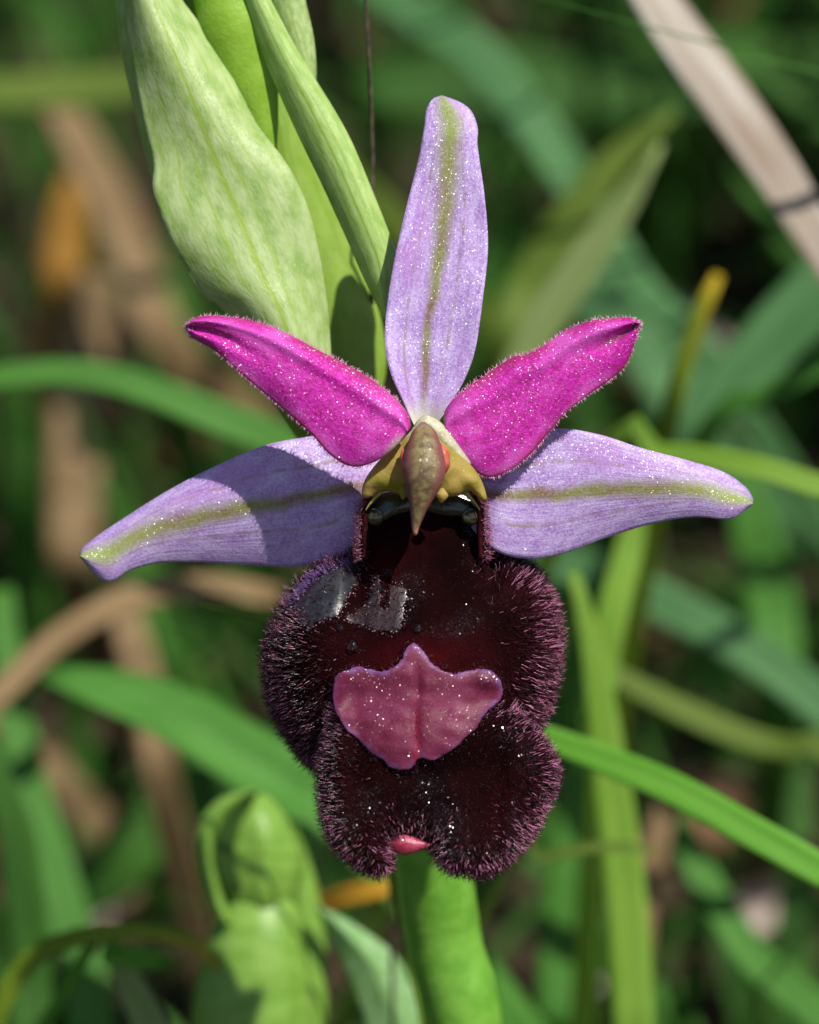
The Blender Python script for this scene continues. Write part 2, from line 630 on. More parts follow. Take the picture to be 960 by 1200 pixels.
# ------------------------------------------------------------------ grass blades and stalks
def blade_mesh(path, width, face=None, fold=0.18, n=36, twist=0.0, thick=0.00018, tipped=True):
    """one leaf blade along world points; width in metres at even steps; -> verts, faces, uv"""
    p = spline(path, n)
    k = np.linspace(0, 1, n)
    w = np.interp(k, np.linspace(0, 1, len(width)), width) / 2
    t = np.gradient(p, axis=0)
    t /= np.linalg.norm(t, axis=1)[:, None] + 1e-12
    f = np.array(face if face is not None else (0, -1, 0.3), float)
    s = np.cross(t, f[None])
    s /= np.linalg.norm(s, axis=1)[:, None] + 1e-9
    nr = np.cross(s, t)
    if twist:
        a = (k * twist)[:, None]
        s, nr = s * np.cos(a) + nr * np.sin(a), nr * np.cos(a) - s * np.sin(a)
    vs = np.array([-1, -0.5, 0, 0.5, 1])
    nv = 5
    front = np.zeros((n, nv, 3))
    for j, q in enumerate(vs):
        front[:, j] = p + s * (w * q)[:, None] + nr * (w * fold * (abs(q) - 0.5))[:, None]
    back = front - nr[:, None, :] * (thick * (1 - 0.8 * np.abs(vs)))[None, :, None] * np.minimum(1, w / 0.0006)[:, None, None]
    m = n * nv
    faces = strip_faces(n, nv, 0, True) + strip_faces(n, nv, m)
    for i in range(n - 1):
        faces.append([i * nv, (i + 1) * nv, m + (i + 1) * nv, m + i * nv][::-1])
        a = i * nv + nv - 1
        faces.append([a, m + a, m + a + nv, a + nv][::-1])
    for j in range(nv - 1):
        faces.append([j, m + j, m + j + 1, j + 1][::-1])
        a = (n - 1) * nv + j
        faces.append([a, a + 1, m + a + 1, m + a][::-1])
    uv = np.stack([k[:, None] * np.ones((1, nv)), np.ones((n, 1)) * (vs[None] + 1) / 2], -1).reshape(-1, 2)
    return np.vstack([front.reshape(-1, 3), back.reshape(-1, 3)]), faces, np.vstack([uv, uv])


LEAF = {
    'teal': mat_leaf('teal_grass', (0.07, 0.19, 0.06), (0.13, 0.29, 0.11)),
    'green': mat_leaf('green_grass', (0.06, 0.20, 0.025), (0.11, 0.30, 0.05)),
    'bright': mat_leaf('bright_grass', (0.11, 0.33, 0.025), (0.17, 0.42, 0.05)),
    'yellow': mat_leaf('yellow_green_grass', (0.17, 0.34, 0.03), (0.25, 0.42, 0.06)),
    'olive': mat_leaf('olive_grass', (0.10, 0.17, 0.02), (0.17, 0.24, 0.04)),
    'pale': mat_leaf('pale_green_grass', (0.28, 0.40, 0.11), (0.44, 0.54, 0.22)),
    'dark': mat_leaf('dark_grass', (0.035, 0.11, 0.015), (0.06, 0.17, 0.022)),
    'tip': mat_leaf('yellow_tipped_grass', (0.17, 0.28, 0.02), (0.26, 0.36, 0.03), tip=(0.55, 0.36, 0.02)),
    'dry': mat_leaf('dry_grass', (0.30, 0.23, 0.165), (0.62, 0.56, 0.48), tr=0.2, rough=0.6, stripes=1.5),
    'tan': mat_leaf('tan_straw', (0.20, 0.125, 0.055), (0.34, 0.235, 0.12), tr=0.15, rough=0.65, stripes=5),
    'rust': mat_leaf('rusty_leaf', (0.26, 0.12, 0.012), (0.38, 0.20, 0.03), tr=0.2, rough=0.6),
    'orange': mat_leaf('orange_leaf', (0.45, 0.20, 0.015), (0.60, 0.34, 0.03), tr=0.2, rough=0.6),
}


def wpt(px, py, zmm):
    return P([(px, py, zmm / 0.04)])[0]


def blade(name, label, cat, pts, wpx, mat, root='last', lean=(0.0, 0.01), face=None, group=None, fold=0.18, twist=0.0):
    """pts: (px, py, depth in mm); the root end is carried on down to the ground of the bank"""
    w = [wpt(*q) for q in pts]
    k = [(D - q[2] / 1000) / D * S for q in pts]
    if len(wpx) != len(pts):
        wpx = np.interp(np.linspace(0, 1, len(pts)), np.linspace(0, 1, len(wpx)), wpx)
    wid = [a * b for a, b in zip(wpx, k)]
    if root is not None:
        e = w[-1] if root == 'last' else w[0]
        prev = w[-2] if root == 'last' else w[1]
        d = e - prev
        d = d / np.linalg.norm(d)
        gx, gy = e[0] + d[0] * 0.02 + lean[0], e[1] + lean[1]
        gz = float(terrain(gx, gy))
        h = max(e[2] - gz, 0.004)
        mid = np.array([e[0] + d[0] * min(0.02, h) * 0.7 + lean[0] * 0.4, e[1] + lean[1] * 0.5, gz + h * 0.5])
        low = np.array([gx, gy, gz - 0.002])
        if root == 'last':
            w += [mid, low]
            wid += [wid[-1] * 0.95, wid[-1] * 0.7]
            base = low
        else:
            w = [low, mid] + w
            wid = [wid[0] * 0.7, wid[0] * 0.95] + wid
            base = low
    else:
        base = w[0]
    # tip last, so that the material runs from root to tip
    if root == 'last':
        w, wid = w[::-1], wid[::-1]
    # widths against true arc length
    L = np.concatenate([[0], np.cumsum(np.linalg.norm(np.diff(np.array(w), axis=0), axis=1))])
    wid = np.interp(np.linspace(0, L[-1], 40), L, wid)
    v, f, uv = blade_mesh(np.array(w), wid, face if face is not None else tuple(-aF + aU * 0.25), fold, 44, twist)
    o = link(name, v, f, LEAF[mat], uv=uv, base=base)
    tag(o, label, cat, group)
    return o


# ------------------------------------------------------------------ the orchid
BASE = np.array([0.0, 0.0, 0.0])
_b = wpt(545, 1240, -15.5)
BASE = np.array([_b[0] + 0.004, _b[1] + 0.001, 0.0])
BASE[2] = float(terrain(BASE[0], BASE[1]))
orchid = thing('orchid_plant', 'bee orchid in flower with lilac sepals, magenta petals and dark velvety lip', 'orchid', tuple(BASE))
orchid['base'] = tuple(BASE)

M_STEM = mat_plain('stem_green', (0.13, 0.34, 0.03), (0.19, 0.43, 0.05), 900, 0.4, 0.5, 0.1)
lo = P([(545, 1240, -395)])[0]
stem_px = P([(548, 1260, -400), (523, 1120, -372), (505, 990, -335), (470, 760, -290), (415, 520, -300), (350, 300, -310), (275, 60, -295), (232, -90, -275)])
stem_path = np.vstack([[BASE - np.array([0, 0, 0.003]), BASE * 0.6 + stem_px[0] * 0.4 + np.array([-0.0006, 0, 0])], stem_px])
v, f, uv = tube(stem_path, [0.0024, 0.0023, 0.0022, 0.0020, 0.0018, 0.0017, 0.0015], [0.0024, 0.0023, 0.0022, 0.0020, 0.0018, 0.0017, 0.0015], 80, 20, True)
link('stem', v, f, M_STEM, orchid, uv)

# --- bracts and the unopened bud above
M_BR = mat_bract('pale_bract', (0.26, 0.41, 0.09), (0.48, 0.60, 0.26), (0.32, 0.46, 0.04))
M_BR2 = mat_bract('green_bract', (0.28, 0.46, 0.08), (0.46, 0.62, 0.20), (0.22, 0.40, 0.03), 5.0)
M_BUD = mat_bract('bright_bud', (0.26, 0.48, 0.03), (0.34, 0.58, 0.06), (0.22, 0.42, 0.02), 3.0, 0.3)
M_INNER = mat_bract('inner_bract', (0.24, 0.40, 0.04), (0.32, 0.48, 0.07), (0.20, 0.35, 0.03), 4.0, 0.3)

# broad pale bract in front
A = [(330, 470), (268, 372), (238, 345), (205, 292), (186, 245), (179, 218), (180, 190), (168, 140), (158, 90), (150, 40), (147, -20), (150, -90)]
B = [(388, 470), (388, 408), (383, 350), (372, 285), (358, 235), (335, 190), (303, 148), (283, 110), (262, 72), (236, 30), (208, -10), (170, -85)]
v, f, uv, _ = ribbon(A, B, lambda u, v: -72 + 25 * (1 - v * v) + 8 * np.sin(u * 5) + 5 * np.sin(u * 11 + v * 3) + 7 * np.exp(-((u - .42) / .09) ** 2) * (v < 0) * v * v - 12 * u, 10, 80, 31)
link('bract', v, f, M_BR, orchid, uv)
# its folded left margin
A = [(190, 262), (176, 205), (158, 130), (144, 70), (137, 10), (136, -60)]
B = [(195, 262), (190, 205), (180, 130), (172, 70), (168, 10), (166, -60)]
v, f, uv, _ = ribbon(A, B, lambda u, v: -112 + 16 * v, 8, 40, 9)
link('bract', v, f, M_BR2, orchid, uv)
# narrow bract slanting down to the dorsal sepal
A = [(452, 378), (446, 366), (428, 330), (404, 275), (378, 218), (350, 160), (325, 105), (303, 55), (284, 5), (262, -60)]
B = [(456, 376), (461, 340), (466, 303), (452, 262), (432, 212), (412, 165), (390, 125), (362, 80), (336, 35), (290, -55)]
v, f, uv, _ = ribbon(A, B, lambda u, v: -62 + 16 * (1 - v * v) - 22 * u + 6 * v, 8, 70, 17)
link('bract', v, f, M_BR2, orchid, uv)
# short bract behind it
A = [(368, 118), (352, 92), (330, 50), (318, 10), (312, -60)]
B = [(369, 116), (371, 85), (368, 45), (358, 0), (345, -60)]
v, f, uv, _ = ribbon(A, B, lambda u, v: -122 + 12 * (1 - v * v), 7, 40, 13)
link('bract', v, f, M_BR, orchid, uv)
# shaded inner bract wrapped round the ovary
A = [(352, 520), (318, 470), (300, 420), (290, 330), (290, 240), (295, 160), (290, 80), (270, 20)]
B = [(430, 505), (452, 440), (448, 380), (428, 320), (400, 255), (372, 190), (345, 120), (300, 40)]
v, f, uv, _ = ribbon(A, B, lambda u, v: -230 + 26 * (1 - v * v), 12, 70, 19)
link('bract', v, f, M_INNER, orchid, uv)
# the next bud
v, f, uv = tube([(316, 215, -118), (300, 130, -112), (282, 60, -108), (258, -10, -100), (225, -90, -95)], [6, 22, 36, 42, 30, 8], [6, 18, 28, 32, 24, 8], 40, 20)
link('bud', v, f, M_BUD, orchid, uv)
# ovary of the open flower
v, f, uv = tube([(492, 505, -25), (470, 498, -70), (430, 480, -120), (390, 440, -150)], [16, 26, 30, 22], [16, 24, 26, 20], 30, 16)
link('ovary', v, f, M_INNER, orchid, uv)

# --- sepals
M_SD = mat_sepal('dorsal_sepal_lilac', 0.48, 0.9, -0.10)
M_SL = mat_sepal('lateral_sepal_lilac', 0.47, 0.9, 0.02)
M_SR = mat_sepal('lateral_sepal_pale_lilac', 0.50, 0.75, 0.06)
A = [(486, 500), (474, 474), (458, 438), (451, 400), (454, 355), (463, 300), (477, 240), (490, 188), (497, 150), (500, 128), (507, 116), (517, 112)]
B = [(512, 502), (524, 478), (543, 448), (557, 410), (566, 350), (572, 290), (568, 230), (560, 172), (560, 150), (553, 131), (540, 120), (519, 112)]
v, f, uv, _ = ribbon(A, B, lambda u, v: -6 - 26 * u - 34 * np.clip(u - .85, 0, 1) * 2 + 12 * (1 - u) * v * v + 6 * u * (1 - v * v) + 2.5 * np.sin(u * 17 + 2 * v) * v * v, 5, 90, 25)
link('sepal', v, f, M_SD, orchid, uv)
A = [(470, 545), (430, 522), (395, 508), (360, 512), (310, 522), (255, 545), (200, 573), (150, 604), (114, 628), (97, 642), (93, 650)]
B = [(470, 570), (440, 625), (395, 656), (340, 664), (285, 662), (225, 659), (185, 660), (152, 669), (130, 682), (112, 674), (94, 653)]
v, f, uv, RAW_SL = ribbon(A, B, lambda u, v: -48 - 14 * u + 16 * (1 - v * v) + 5 * np.sin(u * 6 + v) + 5 * v * np.sin(u * 9), 5, 90, 27)
link('sepal', v, f, M_SL, orchid, uv)
A = [(520, 545), (560, 528), (605, 512), (652, 502), (702, 509), (752, 525), (805, 539), (848, 553), (874, 571), (883, 585)]
B = [(520, 575), (552, 618), (582, 646), (622, 655), (662, 648), (712, 630), (760, 615), (812, 606), (855, 608), (882, 592)]
v, f, uv, RAW_SR = ribbon(A, B, lambda u, v: -44 + 46 * sstep(0.02, .24, u) - 40 * u + 10 * (1 - v * v) - 4 * np.sin(u * 6 - v) + 5 * v * np.sin(u * 7 + 1), 5, 90, 27)
link('sepal', v, f, M_SR, orchid, uv)

# --- petals with their short fringe
M_PL = mat_petal('magenta_petal')
M_FR = mat_hair('petal_fringe', (0.75, 0.25, 0.45), (0.95, 0.70, 0.80), 0.35)


def petal(A, B, zf):
    v, f, uv, raw = ribbon(A, B, zf, 8, 80, 27)
    o = link('petal', v, f, M_PL, orchid, uv)
    ra, rb = raw[:, 0], raw[:, -1]
    roots, dirs = [], []
    for e, opp in ((ra, raw[:, 5]), (rb, raw[:, -6])):
        i = rng.integers(8, len(e) - 1, 260)
        t = rng.random((260, 1))
        p = e[i] * (1 - t) + e[np.minimum(i + 1, len(e) - 1)] * t
        d = e[i] - opp[i]
        d = d / (np.linalg.norm(d, axis=1)[:, None] + 1e-6) + rng.normal(0, 0.45, (260, 3))
        roots.append(p)
        dirs.append(d)
    tip = raw[-1].mean(0)
    ts = raw[-4:].reshape(-1, 3)
    roots.append(ts[rng.integers(0, len(ts), 70)])
    dirs.append((tip - raw[-20].mean(0))[None] / 40 + rng.normal(0, 0.6, (70, 3)))
    # fine down on the face
    k = raw[6:].reshape(-1, 3)
    q = k[rng.integers(0, len(k), 220)] + rng.normal(0, 1.2, (220, 3)) * np.array([1, 1, 0])
    roots.append(q)
    dirs.append(np.array([[0, -0.25, 1]]) + rng.normal(0, 0.4, (220, 3)))
    R_, D_ = np.vstack(roots), np.vstack(dirs)
    n = len(R_)
    ln = rng.uniform(3.0, 7.0, n)
    ln[-220:] = rng.uniform(1.2, 2.6, 220)
    hv, hf, hu = hairs(R_, D_, ln, np.full(n, 0.55), 0.2, 2)
    h = link('fringe', hv, hf, M_FR, o, hu)
    h['kind'] = 'stuff'
    return o


petal([(482, 500), (478, 484), (460, 464), (428, 440), (380, 414), (332, 389), (292, 375), (252, 370), (230, 372), (220, 379)],
      [(462, 526), (440, 541), (413, 547), (388, 534), (364, 508), (330, 478), (290, 444), (252, 411), (226, 396), (217, 385)],
      lambda u, v: 58 - 12 * u + 9 * (1 - v * v) + 6 * np.exp(-((v + .62) / .18) ** 2) - 9 * np.exp(-((v - 0.1) / .25) ** 2) * sstep(.55, .95, u) + 2.5 * np.sin(u * 16 + v * 2) * np.abs(v) ** 3)
petal([(520, 496), (521, 482), (534, 465), (562, 444), (600, 419), (616, 416), (642, 402), (662, 388), (692, 376), (722, 373), (742, 373), (750, 378)],
      [(530, 522), (545, 543), (570, 559), (594, 553), (620, 534), (645, 505), (662, 485), (682, 468), (708, 450), (730, 432), (741, 410), (750, 384)],
      lambda u, v: 18 + 12 * u + 7 * (1 - v * v) + 5 * np.exp(-((v + .6) / .2) ** 2) - 9 * np.exp(-((v + .1) / .25) ** 2) * sstep(.55, .95, u) + 3.0 * np.sin(u * 19 + v * 2) * np.abs(v) ** 3)

# --- the lip
LIP = [(427, 580), (422, 600), (420, 640), (402, 652), (380, 660), (358, 674), (337, 702), (322, 735), (314, 765), (313, 790), (318, 818), (332, 852), (354, 885),
       (378, 903), (430, 925), (500, 932), (560, 905), (615, 868), (634, 845), (646, 808), (654, 765), (651, 720), (640, 690), (618, 662), (592, 646),
       (572, 638), (570, 610), (566, 582), (530, 572), (495, 570), (460, 572)]
MID = [(388, 832), (381, 868), (375, 902), (377, 950), (386, 982), (402, 1003), (425, 1020), (442, 1026), (456, 1019), (459, 1003), (459, 991),
       (480, 986), (505, 992), (511, 1005), (522, 1018), (545, 1024), (568, 1025), (597, 1008), (625, 976), (645, 932), (652, 902), (641, 872), (621, 850),
       (602, 828), (588, 812), (545, 800), (490, 792), (432, 798), (400, 812)]
SPEC = [(485, 754), (497, 764), (505, 776), (517, 785), (533, 789), (548, 786), (562, 784), (576, 786), (585, 795), (589, 806), (588, 819), (578, 828),
        (566, 840), (559, 853), (546, 864), (533, 877), (520, 886), (508, 891), (497, 889), (490, 890), (484, 899), (470, 903), (457, 899), (447, 890),
        (432, 880), (420, 866), (406, 856), (398, 842), (392, 832), (390, 815), (391, 800), (397, 789), (409, 785), (420, 781), (435, 785), (450, 786),
        (463, 781), (471, 771), (476, 760)]


def core(x, y):
    z = -8 + 62 * sstep(570, 800, y) - 0.0019 * (x - 488) ** 2
    z = z - 26 * np.exp(-(((x - 421) / 14) ** 2)) * sstep(640, 668, y) * sstep(740, 690, y)       # crease between neck and lobe
    z = z - 20 * np.exp(-(((x - 576) / 12) ** 2)) * sstep(636, 662, y) * sstep(730, 680, y)
    z = z + 16 * np.exp(-(((x - 365) / 38) ** 2 + ((y - 740) / 60) ** 2)) + 12 * np.exp(-(((x - 615) / 34) ** 2 + ((y - 740) / 60) ** 2))
    return z + 2.2 * vnoise(x * .035, y * .035, 8)


def roll(d, r, depth):
    q = np.clip(d / r, 0, 1)
    return depth * (1 - np.sqrt(np.clip(1 - (1 - q) ** 2, 0, 1)))


def z_lip(x, y, d):
    return core(x, y) - roll(d, 52, 46) - np.clip(y - 855, 0, 200) * 0.5


def z_mid(x, y, d):
    k = sstep(806, 880, y)
    side = np.clip(np.abs(x - 500) / 110, 0, 1)
    k2 = np.maximum(k, 0.55 * sstep(.7, 1.0, side))
    return core(x, y) + 4 + 12 * sstep(800, 880, y) + 13 * sstep(.72, .95, side) * sstep(812, 835, y) + 34 * sstep(900, 1020, y) - 10 * np.exp(-((x - 486) / 20) ** 2) * sstep(860, 940, y) \
        - roll(d, 34, 1) * (5 + 27 * k2)


def mat_velvet():
    n = NT('dark_velvet')
    a = n.noise(260, 4)
    col = n.mix(n.step(a, 0.35, 0.7), (0.004, 0.0010, 0.0012), (0.013, 0.002, 0.0024))
    at = n.node('ShaderNodeAttribute', attribute_name='red')
    col = n.mix(n.m('MULTIPLY', at.outputs['Fac'], n.step(n.noise(500, 3), 0.3, 0.7, 0.5, 1)), col, (0.065, 0.003, 0.005))
    fn, fc = n.facets(0.00007, 1.9)
    sp = n.step(n.noise(420, 3), 0.50, 0.70, 0.0, 0.9)
    return n.finish(col, 0.9, 0.02, n.bump(n.noise(12000, 2), 0.6, 0.00006), coat=sp, coat_rough=0.12, coat_normal=fn)


M_VEL = mat_velvet()
M_HAIR = mat_hair('pink_hair', (0.34, 0.045, 0.15), (0.92, 0.42, 0.62), 0.22, 0.25)
M_HAIRB = mat_hair('maroon_hair', (0.004, 0.001, 0.0015), (0.08, 0.012, 0.025), 0.1, 0.22)
v, f, uv, I_LIP = patch(LIP, 7, z_lip, 22, 170, (1, 2.5, 5, 8.5, 13, 18))
lip = link('lip', v, f, M_VEL, orchid, uv)
red = np.zeros(len(lip.data.vertices), np.float32)          # the velvet shades to deep red above the mirror
lx, ly = I_LIP['V'][:, 0], I_LIP['V'][:, 1]
red[:len(lx)] = 0.8 * np.exp(-((lx - 490) / 70) ** 2) * sstep(725, 785, ly) + 0.35 * np.exp(-((lx - 440) / 25) ** 2 - ((ly - 660) / 30) ** 2)
lip.data.attributes.new('red', 'FLOAT', 'POINT').data.foreach_set('value', red)
v, f, uv, I_MID = patch(MID, 7, z_mid, 16, 190, (1, 2.5, 5, 8.5, 13, 18))
mid = link('middle_lobe', v, f, M_VEL, lip, uv)


def fur(info, name, parent, mat, count, weight, lo, hi, outw, rad=0.62, bend=0.22, down=0.1):
    p, nr, d, out = sample_patch(info, count, weight)
    e = np.clip(1 - d / 45, 0, 1)[:, None]
    dr = nr * (0.42 + 0.25 * (1 - e)) + out * (outw * (0.55 + e)) + np.array([[0, down, 0.12]]) + rng.normal(0, 0.15, (count, 3))
    ln = rng.uniform(lo, hi, count) * (0.65 + 0.45 * e[:, 0])
    v, f, uv = hairs(p - nr * 0.5, dr, ln, rng.uniform(0.75, 1.2, count) * rad, bend)
    o = link(name, v, f, mat, parent, uv)
    o['kind'] = 'stuff'
    return o


def bald(x, y):
    """0 where the lip is wet or bare"""
    b = np.exp(-(((x - 385) / 55) ** 2 + ((y - 695) / 40) ** 2) * 1.6)
    return np.clip(1 - 1.6 * b, 0, 1) * np.where((np.abs(x - 495) < 62) & (y < 660), 0.05, 1.0)


side = lambda x: sstep(40, 130, np.abs(x - 488))
fur(I_LIP, 'fur', lip, M_HAIR, 2500, lambda x, y, d: (np.exp(-d / 13) * (y > 585) + 0.02) * bald(x, y) * (y < 905) * (side(x) + 0.25 * (y < 660)), 9, 17, 1.1, 0.5, 0.25)
fur(I_LIP, 'fur', lip, M_HAIRB, 6500, lambda x, y, d: (np.exp(-d / 34)) * bald(x, y) * (y < 900) * (y > 590) * (0.05 + side(x)), 10, 18, 1.1, 0.5, 0.25)
fur(I_MID, 'fur', mid, M_HAIR, 1900, lambda x, y, d: (np.exp(-d / 9) + 0.01) * (y > 826) * np.where(d < 60, 1, 0), 7, 13, 1.0, 0.46, 0.25)
fur(I_MID, 'fur', mid, M_HAIRB, 4500, lambda x, y, d: np.exp(-d / 28) * (y > 835), 8, 15, 1.0, 0.46, 0.25)

# fine velvet pile over the middle of the lip
M_PILE = mat_hair('velvet_pile', (0.002, 0.0005, 0.0006), (0.03, 0.0025, 0.004), 0.1, 0.22)
fur(I_LIP, 'fur', lip, M_PILE, 6000, lambda x, y, d: (d > 12) * (y > 612) * (0.2 + bald(x, y + 0)) * (y < 870), 2.5, 5.5, 0.3, 0.5, 0.3, 0.6)
fur(I_MID, 'fur', mid, M_PILE, 3500, lambda x, y, d: (d > 10) * (y > 850), 2.5, 5.0, 0.3, 0.5, 0.3, 0.6)


# mirror-like patch
def mat_speculum():
    n = NT('speculum_violet')
    u, v = n.uv()
    cu = n.m('ABSOLUTE', n.m('ADD', n.m('SUBTRACT', u, 0.49), n.m('MULTIPLY', n.m('SUBTRACT', n.uvnoise(2, 6, 2), 0.5), 0.05)))
    base = n.mix(n.step(n.uvnoise(5, 5, 5, 3), 0.32, 0.7), (0.10, 0.008, 0.026), (0.17, 0.022, 0.062))
    at = n.node('ShaderNodeAttribute', attribute_name='rim')
    edge = n.step(n.m('ADD', at.outputs['Fac'], n.m('MULTIPLY', n.m('SUBTRACT', n.uvnoise(14, 12, 4, 5), 0.5), 20.0)), -2.0, 8.0, 1, 0)
    base = n.mix(n.m('MULTIPLY', n.m('MULTIPLY', edge, n.step(n.uvnoise(4, 4, 2, 7.7), 0.35, 0.6, 0.3, 1)), n.step(v, 0.2, 0.75, 0.4, 0.9)), base, (0.19, 0.09, 0.28))
    gr = n.noise(7000, 4, 0.75)
    base = n.mix(n.step(gr, 0.45, 0.68, 0, 0.3), base, (0.24, 0.045, 0.10))
    base = n.mix(n.m('MULTIPLY', n.step(cu, 0.004, 0.028, 0.8, 0), n.step(v, 0.15, 0.8, 1, 0)), base, (0.20, 0.008, 0.03))
    fn, _ = n.facets(0.00005, 0.9)
    bump = n.bump(gr, 0.4, 0.00006)
    sp = n.m('ADD', n.step(n.noise(600, 2), 0.42, 0.68, 0.05, 0.4), n.m('MULTIPLY', edge, 0.5))
    sp = n.m('ADD', sp, n.m('MULTIPLY', n.step(u, 0.84, 0.90), n.step(v, 0.62, 0.72)))
    return n.finish(base, 0.45, 0.25, bump, coat=sp, coat_rough=0.2, coat_normal=fn)


def z_spec(x, y, d):
    base = core(x, y) + 7 + 12 * sstep(800, 880, y) + 13 * sstep(.72, .95, np.clip(np.abs(x - 500) / 110, 0, 1)) * sstep(812, 835, y)
    g = -5.0 * np.exp(-((x - 488 - 2 * np.sin(y * .08)) / 3.5) ** 2) * sstep(770, 800, y) * sstep(895, 870, y)
    knob = 7 * np.exp(-(((x - 572) / 15) ** 2 + ((y - 797) / 11) ** 2)) - 2 * np.exp(-(((x - 568) / 16) ** 2 + ((y - 820) / 4.5) ** 2))
    return base + 1.6 * np.clip(d / 9, 0, 1) ** 0.5 + g + knob + 1.4 * vnoise(x * .12, y * .12, 2)


SPEC = spline(SPEC, 190, True)
SPEC = SPEC + rng.normal(0, 0.55, SPEC.shape)
v, f, uv, I_SP = patch(SPEC, 5, z_spec, 5, 190, (1.4, 3, 5), raw=True)
sp = link('speculum', v, f, mat_speculum(), lip, uv)
rim = np.zeros(len(sp.data.vertices), np.float32)
rim[:len(I_SP['d'])] = I_SP['d']
att = sp.data.attributes.new('rim', 'FLOAT', 'POINT')
att.data.foreach_set('value', rim)

# short velvet pile leaning over the rim of the mirror
O_ = I_SP['O']
ii = rng.integers(0, len(O_), 700)
cen = np.array([[488., 828.]])
od = O_[ii] - cen
od /= np.linalg.norm(od, axis=1)[:, None]
q = O_[ii] + od * rng.uniform(0.5, 6, (700, 1))
q = np.column_stack([q, z_spec(q[:, 0], q[:, 1], np.zeros(700)) - 3.5])
v, f, uv = hairs(q, np.column_stack([-od * 0.35, np.full(700, 0.8)]) + rng.normal(0, .4, (700, 3)), rng.uniform(3.5, 7, 700), np.full(700, 0.6), 0.3)
o = link('fur', v, f, M_HAIRB, lip, uv)
o['kind'] = 'stuff'

# pink tip of the lip
M_APP = mat_plain('pink_appendix', (0.34, 0.02, 0.06), (0.50, 0.08, 0.14), 2500, 0.35, 0.5, 0.2, coat=0.3, fac=(0.0001, 0.6))
zt = float(z_mid(np.array([482.]), np.array([975.]), np.array([8.]))[0])
v, f, uv, _ = patch([(455, 990), (462, 981), (474, 978), (490, 983), (506, 990), (498, 995), (488, 999), (475, 1002), (462, 998)], 4,
                    lambda x, y, d: zt + 6 + 7 * np.clip(d / 9, 0, 1) ** .5, 12, 50, (1, 2.5))
link('appendix', v, f, M_APP, lip, uv)

# wet film and drops on the lip
def mat_film():
    n = NT('wet_film')
    a = n.noise(900, 4)
    col = n.mix(n.step(a, 0.35, 0.68), (0.014, 0.014, 0.017), (0.040, 0.040, 0.045))  # grey of the reflected sky is partly put into the base colour
    return n.finish(col, 0.34, 0.7, n.bump(n.noise(3500, 3), 0.35, 0.00008), coat=0.35, coat_rough=0.12)


def mat_film2():
    n = NT('wet_film_maroon')
    col = n.mix(n.step(n.noise(900, 4), 0.35, 0.68), (0.022, 0.012, 0.012), (0.048, 0.028, 0.029))
    return n.finish(col, 0.34, 0.6, n.bump(n.noise(3500, 3), 0.3, 0.00008), coat=0.35, coat_rough=0.12)


lipd = lambda x, y: core(x, y) - roll(poly_dist(np.column_stack([x, y]), I_LIP['O'])[0], 52, 46)
M_FILM, M_FILM2 = mat_film(), mat_film2()


def ragged(pts, n, amp):
    o = spline(pts, n, True)
    k = np.arange(n)
    w = rng.normal(0, amp, n)
    w = (w + np.roll(w, 1) + 0.5 * rng.normal(0, amp, n)) / 1.6
    t = np.roll(o, -1, 0) - np.roll(o, 1, 0)
    t /= np.linalg.norm(t, axis=1)[:, None] + 1e-9
    return o + np.stack([-t[:, 1], t[:, 0]], 1) * w[:, None]
v, f, uv, I_F1 = patch(ragged([(412, 655), (423, 664), (421, 680), (412, 694), (404, 710), (392, 722), (374, 729), (362, 738), (352, 728), (345, 714), (350, 700), (362, 688), (378, 672), (395, 660)], 90, 1.6), 5,
                       lambda x, y, d: lipd(x, y) + 1.2 + 1.2 * np.clip(d / 8, 0, 1), 1.5, 60, (1.4, 3), raw=True)
link('wet_film', v, f, M_FILM, lip, uv)
v, f, uv, I_F2 = patch(ragged([(441, 676), (446, 688), (444, 706), (449, 716), (456, 708), (455, 692), (462, 688), (475, 690), (474, 712), (468, 738), (450, 741), (430, 734), (404, 726), (418, 716), (432, 700)], 110, 1.2), 4,
                    lambda x, y, d: lipd(x, y) + 1.2 + 1.0 * np.clip(d / 6, 0, 1), 1.5, 70, (1.4, 3), raw=True)
link('wet_film', v, f, M_FILM2, lip, uv)
for I_F, cnt in ((I_F1, 520), (I_F2, 380)):
    O_ = I_F['O']
    q = O_[rng.integers(0, len(O_), cnt)] + rng.normal(0, 2.2, (cnt, 2))
    q = np.column_stack([q, lipd(q[:, 0], q[:, 1])])
    v, f, uv = hairs(q, np.array([[-0.2, 0.1, 1.0]]) + rng.normal(0, .55, (cnt, 3)), rng.uniform(3, 8, cnt), np.full(cnt, 0.65), 0.3)
    o = link('fur', v, f, M_HAIRB, lip, uv)
    o['kind'] = 'stuff'
    p_, n_, d_, o_ = sample_patch(I_F, 260, lambda x, y, d: 1.0 + 0 * x)
    v, f, uv = hairs(p_ - 1, n_ * .5 + np.array([[-0.5, 0.1, .3]]) + rng.normal(0, .3, (260, 3)), rng.uniform(2.5, 7, 260), np.full(260, 0.55), 0.3)
    o = link('fur', v, f, M_HAIRB, lip, uv)
    o['kind'] = 'stuff'
    cnt //= 5
    q = O_[rng.integers(0, len(O_), cnt)] + rng.normal(0, 2.0, (cnt, 2))
    q = np.column_stack([q, lipd(q[:, 0], q[:, 1]) + 1])
    v, f, uv = hairs(q, np.array([[0.3, -0.2, 1.0]]) + rng.normal(0, .5, (cnt, 3)), rng.uniform(1.2, 2.6, cnt), np.full(cnt, 0.8), 0.3)
    o = link('fur', v, f, M_FR, lip, uv)
    o['kind'] = 'stuff'
M_DROP = NT('water_drop')
M_DROP.b.inputs['Transmission Weight'].default_value = 1.0
